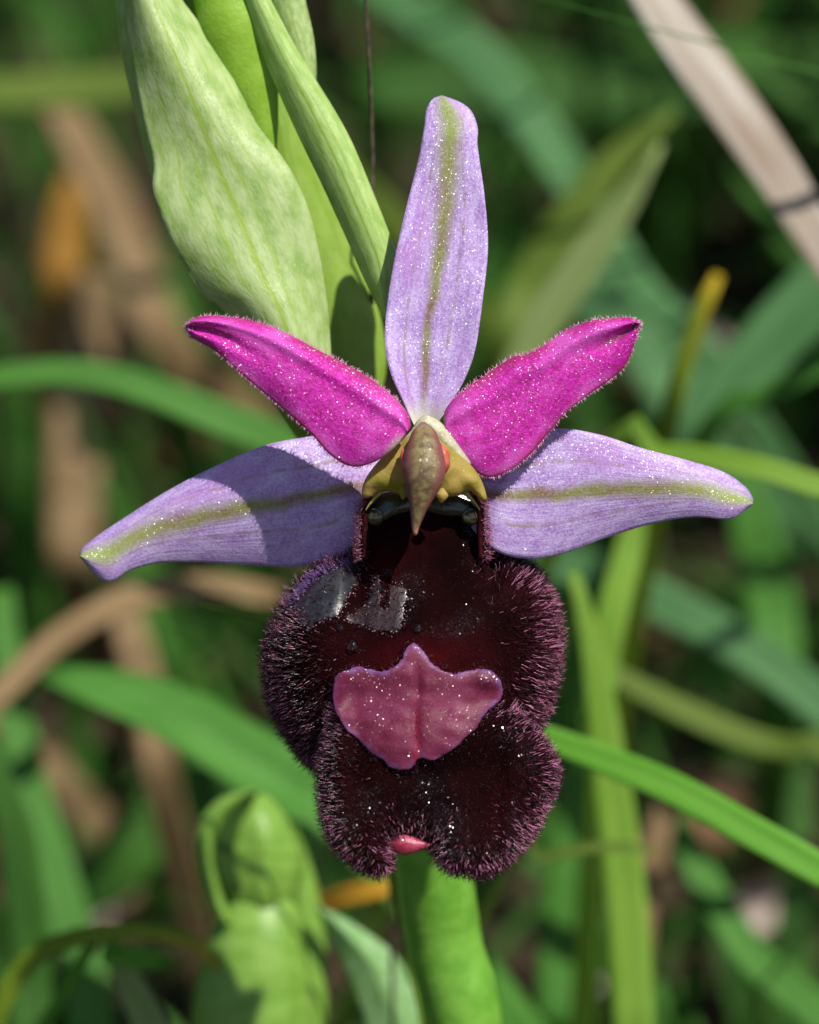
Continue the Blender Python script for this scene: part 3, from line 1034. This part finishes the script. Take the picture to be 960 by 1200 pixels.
M_DROP = M_DROP.finish((1, 1, 1), 0.03, 0.6, ior=1.33)
for (dx, dy, r) in ((413, 757, 7), (490, 736, 5), (399, 735, 4), (447, 690, 3)):
    v, f, uv, _ = patch([(dx + r * math.cos(a) * (1 + .12 * math.sin(3 * a)), dy + r * 1.15 * math.sin(a)) for a in np.linspace(0, 6.283, 12, endpoint=False)], 2.5,
                        lambda x, y, d: lipd(x, y) + 1.5 + r * 0.8 * np.sqrt(np.clip(1 - (1 - d / r) ** 2, 0, 1)), 1.5, 26, (0.8, 1.8))
    link('water_drop', v, f, M_DROP, lip, uv)
# short violet hairs along the shoulder of the lobe
M_VIO = mat_hair('violet_hair', (0.16, 0.06, 0.24), (0.36, 0.20, 0.52), 0.2, 0.35)
pth = spline([(410, 656), (385, 664), (362, 680), (345, 700), (338, 712)], 60)
ii = rng.integers(0, 60, 520)
q = pth[ii] + rng.normal(0, 3.0, (520, 2))
q = np.column_stack([q, lipd(q[:, 0], q[:, 1]) + 1])
dd = np.column_stack([rng.normal(-0.5, .25, 520), rng.normal(-0.1, .3, 520), rng.normal(.7, .2, 520)])
v, f, uv = hairs(q, dd, rng.uniform(4, 9, 520), np.full(520, 0.8), 0.2)
o = link('fur', v, f, M_VIO, lip, uv)
o['kind'] = 'stuff'

# --- stigmatic cavity with its two shining beads
M_CAV = mat_plain('olive_cavity', (0.010, 0.010, 0.003), (0.035, 0.034, 0.010), 1500, 0.22, 0.6, coat=0.4, coat_rough=0.15)
v, f, uv, _ = patch([(429, 603), (432, 590), (446, 578), (470, 574), (500, 573), (530, 575), (552, 580), (563, 592), (565, 604), (555, 614), (540, 606), (520, 605), (492, 599), (462, 605), (442, 616), (432, 612)], 5,
                    lambda x, y, d: core(x, y) + 6 + 6 * np.clip(d / 10, 0, 1) ** .5 - 8 * np.exp(-((x - 495) / 30) ** 2), 6, 60, (1, 2.5))
link('stigmatic_cavity', v, f, M_CAV, lip, uv)
M_EYE = mat_plain('shining_bead', (0.020, 0.019, 0.006), (0.06, 0.056, 0.018), 3000, 0.06, 0.8, coat=1.0, coat_rough=0.03)
for ex in (440, 551):
    v, f, uv, _ = patch([(ex + 11 * math.cos(a), 606 + 11 * math.sin(a)) for a in np.linspace(0, 6.283, 14, endpoint=False)], 2.5,
                        lambda x, y, d: core(np.full_like(x, ex), np.full_like(x, 605)) + 12 + 11 * np.sqrt(np.clip(1 - (1 - d / 11) ** 2, 0, 1)), 4, 40, (0.7, 1.6, 3))
    link('bead', v, f, M_EYE, lip, uv)
M_NECK = mat_hair('neck_hair', (0.05, 0.006, 0.015), (0.55, 0.17, 0.27), 0.15, 0.3)
M_RIM = mat_plain('yellow_rim', (0.42, 0.36, 0.06), (0.62, 0.52, 0.14), 3000, 0.4, 0.4, 0.2)
M_RED = mat_plain('red_neck', (0.012, 0.002, 0.003), (0.045, 0.005, 0.009), 3000, 0.8, 0.1)
for sx in (-1, 1):
    c = 495.5
    v, f, uv = tube([(c + sx * 67, 598, 16), (c + sx * 60, 588, 20), (c + sx * 49, 577, 22), (c + sx * 40, 572, 20)], [0.8, 1.6, 2.2, 1.0], [0.8, 1.6, 2.2, 1.0], 18, 8)
    link('rim', v, f, M_RIM, lip, uv)
    v, f, uv = tube([(c + sx * 48, 566, 14), (c + sx * 61, 578, 12), (c + sx * 67, 596, 4), (c + sx * 68, 625, 0), (c + sx * 68, 655, -2)], [3, 5, 5, 5, 4], [3, 7, 8, 8, 6], 24, 10)
    nk = link('neck_margin', v, f, M_RED, lip, uv)
    k = spline([(c + sx * 56, 572, 16), (c + sx * 66, 584, 14), (c + sx * 72, 598, 8), (c + sx * 74, 625, 4), (c + sx * 75, 655, 2)], 50)
    r_ = k[rng.integers(0, 50, 420)] + rng.normal(0, 2.6, (420, 3))
    d_ = np.array([[sx * 0.9, 0.1, 0.5]]) + rng.normal(0, .35, (420, 3))
    v, f, uv = hairs(r_, d_, rng.uniform(4, 9, 420), np.full(420, 0.5), 0.25)
    o = link('fur', v, f, M_NECK, lip, uv)
    o['kind'] = 'stuff'

# --- column: beaked anther, yellow wings, orange pollen pouches
def mat_beak():
    n = NT('beak_olive')
    u, v = n.uv()
    fr = n.m('ABSOLUTE', n.m('SUBTRACT', v, 0.25))
    a = n.noise(2600, 4)
    base = n.mix(n.step(a, 0.35, 0.65), (0.12, 0.075, 0.035), (0.25, 0.20, 0.08))
    base = n.mix(n.step(fr, 0.05, 0.17), base, (0.20, 0.065, 0.06))
    base = n.mix(n.step(u, 0.85, 1.0), base, (0.46, 0.22, 0.14))
    base = n.mix(n.step(u, 0.0, 0.14, 0.8, 0), base, (0.20, 0.06, 0.07))
    fn, _ = n.facets(0.00009, 0.7)
    return n.finish(base, 0.5, 0.4, n.bump(n.noise(8000, 3), 0.5, 0.00006), 0.08, coat=0.3, coat_rough=0.25, coat_normal=fn)


M_WING = mat_plain('yellow_wing', (0.36, 0.32, 0.035), (0.56, 0.40, 0.11), 600, 0.6, 0.3, 0.4, bump=0.6, coat=0.1, fac=(0.0001, 0.4))
M_ORG = mat_plain('orange_pouch', (0.62, 0.10, 0.05), (0.70, 0.20, 0.12), 2000, 0.35, 0.5, 0.3)
M_WHT = mat_plain('whitish_tissue', (0.52, 0.50, 0.30), (0.68, 0.66, 0.46), 2500, 0.4, 0.5, 0.25, fac=(0.00008, 0.9), coat=0.6)
v, f, uv = tube([(496, 498, 42), (497, 512, 56), (497, 535, 68), (497, 558, 74), (493, 582, 74), (489, 605, 72), (487, 618, 70), (487, 627, 69)],
                [5, 15, 20, 24, 25.5, 22, 16, 10, 6, 2], [5, 13, 17, 19, 19, 17, 13, 9, 5, 2], 44, 22)
column = link('column', v, f, mat_beak(), orchid, uv)
WL = [(486, 510), (470, 517), (453, 531), (438, 547), (427, 564), (424, 582), (433, 583), (443, 577), (452, 574), (460, 577), (470, 580), (482, 582), (492, 560), (492, 530)]
WR = [(508, 510), (522, 520), (539, 534), (555, 548), (566, 566), (571, 587), (563, 586), (555, 578), (547, 575), (538, 580), (527, 582), (516, 576), (502, 562), (502, 530)]
for W in (WL, WR):
    v, f, uv, _ = patch(W, 5, lambda x, y, d: 36 + 12 * np.clip(d / 14, 0, 1) ** .6 - 0.12 * np.abs(x - 496) + 3 * vnoise(x * .1, y * .1, 5), 9, 70, (1, 2.5, 5))
    link('wing', v, f, M_WING, column, uv)
for (x, y, rx, ry) in ((519, 539, 8, 19), (474, 543, 5, 17)):
    v, f, uv = tube([(x - 2, y - ry, 52), (x, y - ry * .4, 60), (x + 1, y + ry * .4, 60), (x, y + ry, 54)], [1, rx, rx, 1], [1, rx, rx, 1], 18, 14)
    link('pollen_pouch', v, f, M_ORG, column, uv)
for (x, y, r) in ((473, 578, 6), (518, 582, 8)):
    v, f, uv = tube([(x, y - 9, 44), (x, y, 48), (x - 1, y + 7, 46)], [3, r, 1.5], [3, r, 1.5], 14, 12)
    link('viscid_disc', v, f, M_WING, column, uv)
v, f, uv, _ = patch([(500, 486), (516, 494), (528, 508), (543, 528), (553, 545), (540, 545), (524, 530), (505, 515), (488, 518), (470, 530), (455, 540), (462, 526), (480, 506), (490, 492)], 5,
                    lambda x, y, d: 26 + 8 * np.clip(d / 8, 0, 1) ** .5 - 0.1 * np.abs(x - 498), 10, 60, (1, 2.5))
link('column_base', v, f, M_WHT, column, uv)

# ------------------------------------------------------------------ the second orchid, still in bud
b2 = wpt(305, 1330, -32)
B2 = np.array([b2[0], b2[1] + 0.003, 0.0])
B2[2] = float(terrain(B2[0], B2[1]))
bud = thing('orchid_bud', 'stout green orchid shoot with one closed hooded bud, below the flower', 'orchid bud', tuple(B2))
bud['base'] = tuple(B2)
M_B1 = mat_bract('bud_green', (0.16, 0.33, 0.035), (0.26, 0.45, 0.08), (0.13, 0.28, 0.02), 4.0, 0.2, 0.35)
M_SLIT = mat_bract('bud_slit_shade', (0.03, 0.07, 0.01), (0.05, 0.11, 0.015), (0.03, 0.06, 0.01), 4.0, 0.2, 0.35)  # very dark green standing for the shade inside the hood's slit
Z2 = -780
v, f, uv = tube(np.vstack([[B2 - np.array([0, 0, .003])], P([(300, 1330, Z2 - 20), (298, 1230, Z2)])]), [.0020, .0022, .0026, .0028], [.0020, .0022, .0026, .0028], 40, 18, True)
link('stem', v, f, M_B1, bud, uv)
v, f, uv = tube([(297, 1290, Z2 - 6), (296, 1230, Z2 + 2), (296, 1170, Z2 + 6), (300, 1110, Z2 + 6), (303, 1070, Z2), (305, 1030, Z2 - 15)],
                [50, 66, 72, 70, 64, 56, 46, 24], [46, 58, 60, 58, 54, 46, 36, 18], 50, 22)
link('ovary', v, f, M_B1, bud, uv)
v, f, uv, _ = patch([(300, 926), (325, 940), (345, 975), (356, 1010), (350, 1045), (335, 1072), (310, 1085), (280, 1080), (256, 1062), (244, 1030), (240, 990), (255, 955), (280, 932)], 8,
                    lambda x, y, d: Z2 - 10 + 52 * np.sqrt(np.clip(1 - (1 - np.clip(d / 55, 0, 1)) ** 2, 0, 1)) + 10 * np.exp(-((x - 312) / 14) ** 2) * sstep(920, 990, y), 60, 70, (2, 5, 10))
link('sepal', v, f, M_B1, bud, uv)
v, f, uv, _ = ribbon([(262, 1085), (242, 1055), (232, 1020), (228, 985), (240, 952), (265, 932), (296, 924)], [(272, 1080), (259, 1046), (250, 1012), (252, 985), (263, 962), (280, 945), (299, 928)],
                     lambda u, v: Z2 + 38 + 14 * (1 - v * v), 12, 50, 13)
link('sepal', v, f, M_B1, bud, uv)
v, f, uv, _ = ribbon([(272, 1050), (258, 1030), (252, 1000), (258, 970), (275, 948), (298, 928)], [(284, 1040), (276, 1015), (276, 990), (282, 966), (292, 948), (303, 930)],
                     lambda u, v: Z2 + 40 + 4 * v, 6, 40, 9)
link('sepal', v, f, M_SLIT, bud, uv)  # dark strip painting the shade of the slit, not a true sepal
v, f, uv, _ = ribbon([(330, 1240), (345, 1180), (335, 1110), (330, 1040), (335, 985), (345, 968)], [(378, 1240), (384, 1180), (382, 1110), (372, 1040), (358, 995), (347, 970)],
                     lambda u, v: Z2 - 30 + 22 * (1 - v * v), 10, 50, 13)
link('bract', v, f, M_B1, bud, uv)
v, f, uv, _ = ribbon([(420, 1300), (430, 1220), (415, 1160), (392, 1105), (374, 1072), (368, 1060)], [(560, 1290), (522, 1210), (486, 1160), (462, 1118), (410, 1080), (370, 1060)],
                     lambda u, v: Z2 + 20 + 18 * (1 - np.abs(v)) - 30 * (1 - u), 8, 60, 15)
link('bract', v, f, mat_bract('bract_leaf', (0.15, 0.36, 0.06), (0.34, 0.52, 0.26), (0.12, 0.30, 0.03), 6.0, 0.2, 0.3), bud, uv)

# ------------------------------------------------------------------ single blades and stalks one can tell apart
G = 'grass_leaf'
blade(G, 'broad grey-green grass blade slanting behind the upright lilac sepal', 'grass', [(395, -60, -95), (470, 5, -92), (560, 65, -88), (640, 165, -84), (700, 260, -80), (760, 350, -76), (840, 430, -74)], [40, 50, 54, 54, 46, 40, 36], 'teal', lean=(.01, .02))
blade('dry_grass_leaf', 'wide bleached straw-coloured dry grass blade hanging across the dark gap', 'dry grass', [(722, -95, -44), (772, 5, -42), (836, 95, -40), (905, 195, -39), (964, 292, -38), (1050, 430, -38), (1110, 560, -40)], [44, 56, 68, 62, 50, 44, 40], 'dry', lean=(.01, .01), face=(0.2, -1, 0.8))
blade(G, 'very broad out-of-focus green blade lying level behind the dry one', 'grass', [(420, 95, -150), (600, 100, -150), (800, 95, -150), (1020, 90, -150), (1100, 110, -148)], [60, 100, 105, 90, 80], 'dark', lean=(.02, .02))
blade(G, 'pale green blade rising to a point between magenta petal and dry blade', 'grass', [(775, 168, -56), (735, 235, -57), (690, 300, -58), (650, 360, -59), (610, 430, -60), (575, 520, -62)], [6, 30, 44, 46, 42, 38], 'pale', lean=(-.01, .02))
blade(G, 'olive blade behind the pale pointed blade', 'grass', [(790, 130, -75), (720, 190, -75), (660, 270, -75), (610, 350, -75), (580, 430, -75)], [10, 40, 50, 50, 46], 'olive', lean=(-.01, .02))
blade(G, 'thin yellow-tipped blade standing beside the tip of the magenta petal', 'grass', [(842, 322, -48), (822, 365, -48), (800, 430, -49), (782, 500, -50), (770, 580, -52)], [12, 20, 24, 24, 24], 'tip', lean=(-.005, .015))
blade(G, 'wide grey-green blade rising over the pale lilac sepal', 'grass', [(1010, 290, -62), (950, 350, -62), (890, 415, -62), (835, 480, -62), (790, 550, -63)], [70, 76, 72, 60, 40], 'teal', lean=(-.005, .02))
blade(G, 'narrow green blade crossing below the wide grey-green one', 'grass', [(1010, 405, -50), (950, 435, -50), (880, 475, -52), (820, 520, -54)], [26, 28, 28, 26], 'green', lean=(-.005, .02))
blade(G, 'yellow-green blade lying level at the tip of the pale lilac sepal', 'grass', [(1090, 612, -34), (1030, 590, -34), (960, 570, -34), (890, 548, -34), (820, 535, -35), (760, 530, -37), (700, 545, -40)], [26, 28, 28, 28, 27, 25, 22], 'yellow', lean=(-.01, .02))
blade(G, 'arching green blade reaching the magenta petal beside the pale bract', 'grass', [(-60, 452, -52), (10, 440, -52), (90, 437, -52), (170, 455, -52), (250, 488, -52), (330, 520, -53), (400, 580, -56)], [24, 30, 34, 38, 44, 44, 40], 'green', lean=(.01, .02))
blade(G, 'long grey-green blade arching down from under the pale lilac sepal', 'grass', [(560, 640, -74), (640, 655, -72), (740, 690, -70), (830, 735, -68), (910, 785, -66), (1000, 860, -64), (1100, 960, -64)], [40, 46, 50, 52, 52, 50, 46], 'teal', lean=(.01, .02))
blade(G, 'bright green blade slanting down from behind the velvety lip', 'grass', [(560, 840, -28), (640, 865, -26), (720, 895, -24.5), (800, 930, -23), (880, 975, -22), (980, 1032, -21), (1100, 1120, -21)], [24, 30, 36, 40, 40, 40, 40], 'bright', lean=(.004, .01))
blade(G, 'tall yellow-green blade standing upright beside the velvety lip', 'grass', [(672, 670, -40), (690, 740, -40), (705, 830, -40), (718, 930, -40), (732, 1040, -40), (740, 1150, -40), (742, 1260, -41)], [12, 24, 36, 46, 50, 50, 48], 'yellow', lean=(0, .01))
blade(G, 'yellow-green blade leaning against the tall upright one under the sepal', 'grass', [(752, 560, -47), (738, 640, -47), (720, 710, -46), (705, 790, -46), (700, 900, -47)], [20, 34, 38, 38, 30], 'yellow', lean=(0, .015))
blade(G, 'green upright blade behind the lip and the tall yellow-green one', 'grass', [(700, 840, -62), (682, 930, -62), (668, 1030, -62), (660, 1120, -62), (656, 1240, -62)], [30, 54, 60, 60, 56], 'green', lean=(0, .01))
blade(G, 'olive blade slanting over the shaded gap beyond the upright blades', 'grass', [(700, 780, -50), (770, 818, -50), (850, 856, -50), (920, 880, -50), (990, 900, -50)], [22, 30, 32, 32, 30], 'olive', lean=(.01, .02))
blade(G, 'olive blade end curling across the upright blades below the lip', 'grass', [(770, 998, -35), (730, 992, -35), (680, 995, -35), (630, 1008, -36), (590, 1025, -38)], [6, 12, 13, 13, 12], 'olive', lean=(-.004, .01))
blade(G, 'green blade running down to the pale dead leaves', 'grass', [(790, 960, -60), (830, 1040, -58), (880, 1120, -56), (960, 1190, -54), (1020, 1240, -54)], [30, 40, 44, 44, 40], 'green', lean=(.01, .01))
blade(G, 'dark green blade standing behind the tip of the pale lilac sepal', 'grass', [(870, 560, -85), (890, 650, -85), (905, 720, -85), (910, 800, -85)], [40, 60, 64, 60], 'green', lean=(0, .02))
blade('dry_grass_leaf', 'tan dry stalk arching under the streaked lilac sepal', 'dry grass', [(330, 700, -64), (265, 690, -62), (190, 692, -60), (120, 715, -58), (60, 755, -57), (5, 810, -56), (-50, 880, -56)], [26, 32, 34, 34, 34, 32, 30], 'tan', lean=(-.01, .01))
blade('broad_leaf', 'broad green leaf with pale edge below the tan arching stalk', 'leaf', [(50, 790, -50), (120, 808, -49), (200, 838, -48), (270, 880, -47), (340, 925, -46), (430, 990, -46)], [20, 64, 84, 92, 96, 80], 'green', lean=(.01, .01), fold=.4, face=(0.1, -0.6, 1))
blade(G, 'green upright blade at the foot of the tan arching stalk', 'grass', [(0, 690, -70), (12, 800, -68), (35, 930, -66), (70, 1050, -64), (105, 1180, -62), (115, 1260, -62)], [30, 40, 50, 56, 56, 50], 'green', lean=(0, .01))
blade(G, 'dark green blade beside the curled leaf', 'grass', [(-20, 880, -48), (15, 960, -48), (30, 1060, -48), (35, 1160, -48), (35, 1260, -48)], [30, 44, 50, 50, 50], 'dark', lean=(0, .01))
blade('curled_leaf', 'olive curled leaf with yellow tip arching beside the closed bud', 'leaf', [(256, 1136, -29), (240, 1112, -29), (205, 1096, -29.5), (150, 1091, -30), (95, 1098, -31), (40, 1120, -32), (5, 1170, -33), (-10, 1240, -34)], [5, 14, 19, 21, 24, 26, 26, 24], 'tip', lean=(0, .006), fold=.35, face=(0.2, -.8, .7))
blade('broad_leaf', 'small fresh green leaf hanging under the curled olive leaf', 'leaf', [(205, 1128, -32), (170, 1124, -32), (130, 1118, -32), (105, 1112, -32)], [14, 34, 36, 16], 'bright', lean=(-.004, .006), face=(0, -.8, .8))
blade(G, 'pale green blade rising under the curled olive leaf', 'grass', [(130, 1110, -34), (150, 1150, -34), (175, 1200, -34), (190, 1260, -34)], [14, 34, 44, 44], 'pale', lean=(0, .006))
blade('orange_leaf_tip', 'withered orange-yellow leaf tip between the stem and the closed bud', 'leaf', [(480, 1036, -38), (440, 1043, -38), (400, 1052, -39), (372, 1066, -41), (355, 1090, -43)], [14, 24, 26, 24, 20], 'orange', lean=(-.002, .008))
blade('grass_tip', 'slender pointed green blade tip poking out beside the wet lobe', 'grass', [(234, 708, -7), (262, 714, -7.5), (300, 724, -8.5), (345, 738, -10), (400, 770, -14)], [5, 10, 12, 13, 14], 'yellow', lean=(.003, .006))
blade('dry_grass_leaf', 'upright tan dead stalk standing under the orange leaf', 'dry grass', [(112, 320, -120), (98, 390, -120), (92, 470, -118), (88, 560, -116), (86, 660, -114)], [50, 62, 66, 62, 54], 'tan', lean=(0, .01))
blade('dry_grass_leaf', 'tan dead stalk slanting down beside the pale bract', 'dry grass', [(60, 110, -118), (95, 170, -116), (130, 240, -114), (165, 320, -112), (200, 400, -110)], [34, 48, 54, 54, 50], 'tan', lean=(.01, .02))
blade('orange_leaf', 'withered orange leaf standing over the tan dead stalk', 'leaf', [(82, 205, -128), (80, 250, -126), (76, 300, -124), (72, 350, -124)], [16, 40, 52, 50], 'rust', lean=(0, .01))
blade(G, 'olive blade lying level behind the top of the pale bract', 'grass', [(-60, 105, -100), (30, 108, -100), (110, 104, -100), (200, 96, -100), (280, 95, -100)], [40, 46, 46, 42, 36], 'olive', lean=(.01, .02))
blade('dry_grass_leaf', 'tan straw hanging beside the upright blades below the lip', 'dry grass', [(785, 930, -58), (768, 990, -58), (752, 1060, -58), (748, 1140, -58)], [26, 34, 34, 30], 'tan', lean=(0, .01))
blade('dry_grass_leaf', 'short tan straw standing under the tan arching stalk', 'dry grass', [(145, 710, -78), (160, 770, -77), (178, 840, -76), (190, 920, -76)], [36, 44, 46, 40], 'tan', lean=(0, .01))
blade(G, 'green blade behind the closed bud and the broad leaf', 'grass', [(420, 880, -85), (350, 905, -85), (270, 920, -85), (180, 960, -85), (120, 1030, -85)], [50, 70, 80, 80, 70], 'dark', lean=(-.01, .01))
blade(G, 'grey-green blade behind the magenta petal and the wide dry leaf', 'grass', [(620, 300, -110), (690, 345, -108), (760, 400, -106), (800, 460, -104), (820, 520, -104)], [60, 80, 90, 84, 70], 'teal', lean=(.01, .02))

# thin dark awn beside the upright sepal
pts = P([(426, -60, -190), (430, 20, -195), (434, 100, -200), (437, 180, -206), (438, 250, -212), (436, 340, -220)])
low = np.array([pts[-1][0], pts[-1][1] + 0.012, 0])
low[2] = float(terrain(low[0], low[1])) - 0.001
path = np.vstack([pts, [(pts[-1] + low) / 2 + np.array([0.001, 0.003, 0])], [low]])
v, f, uv = tube(path, [0.00008, 0.00011, 0.00013, 0.00015], [0.00008, 0.00011, 0.00013, 0.00015], 60, 8, True)
tag(link('dry_awn', v, f, mat_plain('awn_brown', (0.03, 0.02, 0.012), (0.09, 0.06, 0.035), 2000, 0.5), uv=uv, base=low), 'hair-thin dark dry stalk beside the upright lilac sepal', 'dry grass')


# ------------------------------------------------------------------ dead leaves on the bank
def dead_leaf(px, py, w, h, mat, label, name='dead_leaf', cat='dead leaf'):
    """a curled leaf where the line of sight meets the bank"""
    o0 = np.array(cam.location)
    q = P([(px, py, 0)])[0]
    d = q - o0
    d /= np.linalg.norm(d)
    t = D
    while t < 1.2:
        p = o0 + d * t
        if p[2] < float(terrain(p[0], p[1])) + 0.003:
            break
        t += 0.001
    k = t / D * S
    W, H = w * k, h * k * 1.4
    a = random.uniform(-.5, .5)
    n = 17
    u = np.linspace(0, 1, n)
    prof = np.sin(u * math.pi) ** 0.7
    verts, uvs = [], []
    for s_ in (0, -0.00035):
        for i in range(n):
            for j in range(7):
                vv = j / 3 - 1
                lx = (u[i] - .5) * W
                ly = vv * prof[i] * H / 2
                lz = (vv * vv) * H * .22 + math.sin(u[i] * 5 + a * 9) * W * .06 + s_
                verts.append((lx * math.cos(a) - ly * math.sin(a), lx * math.sin(a) * .6 + ly * math.cos(a) * .85, lz + ly * .55))
                uvs.append((u[i], j / 6))
    verts = np.array(verts)
    f = strip_faces(n, 7) + strip_faces(n, 7, n * 7, True)
    base = p + np.array([0, 0, -verts[:, 2].min() - 0.002])
    o = link(name, verts + base, f, mat, uv=np.array(uvs), base=base)
    tag(o, label, cat)
    return o


M_D1 = mat_leaf('dead_leaf_pale', (0.50, 0.38, 0.33), (0.66, 0.55, 0.48), 0.1, 0.7, 5)
M_D2 = mat_leaf('dead_leaf_brown', (0.15, 0.075, 0.035), (0.28, 0.16, 0.085), 0.1, 0.7, 5)
for a in [(890, 1062, 85, 46, M_D1, 'pale pinkish dead leaf on the soil beyond the bright slanting blade'),
          (905, 1145, 90, 40, M_D2, 'flat brown dead leaf just below the pale pinkish one'),
          (700, 1140, 60, 60, M_D1, 'whitish dead leaf at the foot of the tall yellow-green blade'),
          (605, 1155, 60, 50, M_D2, 'brown dead leaf beside the orchid stem'),
          (810, 392, 120, 60, M_D1, 'pale dead leaf behind the thin yellow-tipped blade'),
          (750, 425, 60, 50, M_D2, 'tan dead leaf behind the tip of the magenta petal'),
          (850, 960, 90, 60, M_D2, 'rusty brown dead leaf beneath the bright slanting blade'),
          (240, 800, 80, 60, M_D2, 'brown dead leaf behind the broad green leaf'),
          (205, 945, 60, 60, M_D1, 'cream dead leaf behind the closed bud'),
          (110, 1050, 90, 80, M_D1, 'pale dead leaf between upright blades and curled leaf'),
          (60, 1140, 70, 60, M_D2, 'small brown dead leaf under the curled olive leaf'),
          (220, 520, 90, 60, M_D2, 'brown dead leaf in shade behind the magenta petal'),
          (60, 560, 110, 70, M_D2, 'brown dead leaf at the foot of the upright tan stalk'),
          (600, 215, 70, 70, M_D2, 'brown dead leaf in the dark gap behind the upright sepal'),
          (860, 20, 120, 60, M_D2, 'brown dead leaf beyond the bleached dry blade')]:
    dead_leaf(*a)


# ------------------------------------------------------------------ the turf of the bank, too thick to count
def turf(name, count, ylo, yhi, xs, hlo, hhi, wlo, whi, mat, label, cond=None):
    vs, fs, us = [], [], []
    n = 6
    off = 0
    made = 0
    while made < count:
        x, y = random.uniform(-xs, xs), random.uniform(ylo, yhi)
        if cond and not cond(x, y):
            made += 1
            continue
        h, w = random.uniform(hlo, hhi), random.uniform(wlo, whi)
        a = random.uniform(0, 6.283)
        bend = random.uniform(.2, 1.1) * h
        z = float(terrain(x, y)) - .001
        dx, dy = math.cos(a), math.sin(a)
        b = random.uniform(0, 6.283)
        sx, sy = math.cos(b), math.sin(b)
        for i in range(n):
            t = i / (n - 1)
            cx, cy, cz = x + dx * bend * t * t, y + dy * bend * t * t, z + h * (t - .25 * t * t * bend / h)
            ww = w * (1 - t ** 2.2) / 2 + 0.00005
            vs += [(cx - sx * ww, cy - sy * ww, cz), (cx, cy, cz - ww * .25), (cx + sx * ww, cy + sy * ww, cz)]
            us += [(t, 0), (t, .5), (t, 1)]
        for i in range(n - 1):
            for j in range(2):
                q = off + i * 3 + j
                fs.append([q, q + 1, q + 4, q + 3])
        off += n * 3
        made += 1
    o = link(name, np.array(vs), fs, mat, uv=np.array(us))
    o['kind'] = 'stuff'
    tag(o, label, 'grass')
    return o


clear = lambda x, y: y > 0.045 or abs(x) > 0.05
turf('grass', 1700, .04, .42, .22, .012, .045, .0012, .0035, LEAF['green'], 'green turf growing thickly over the bank behind the orchid')
turf('grass', 2600, .04, .42, .22, .010, .040, .0012, .0035, LEAF['dark'], 'low turf of the bank in a dark green standing in for shade')  # dark colour stands in for the deep shade among the turf
turf('grass', 260, .05, .40, .22, .012, .04, .001, .003, LEAF['tan'], 'brown withered straw mixed into the turf of the bank')
turf('grass', 900, -.30, .06, .25, .008, .028, .001, .003, LEAF['green'], 'short green turf round the foot of the orchid', lambda x, y: abs(y + .21) > .02 or abs(x) > .05)

# an unseen taller tussock, added outside the view to darken the bank
o = turf('grass', 380, .085, .165, .036, .07, .115, .002, .005, LEAF['dark'], 'tall dark green tussock added out of view to shade the bank')
o.location.x += 0.088
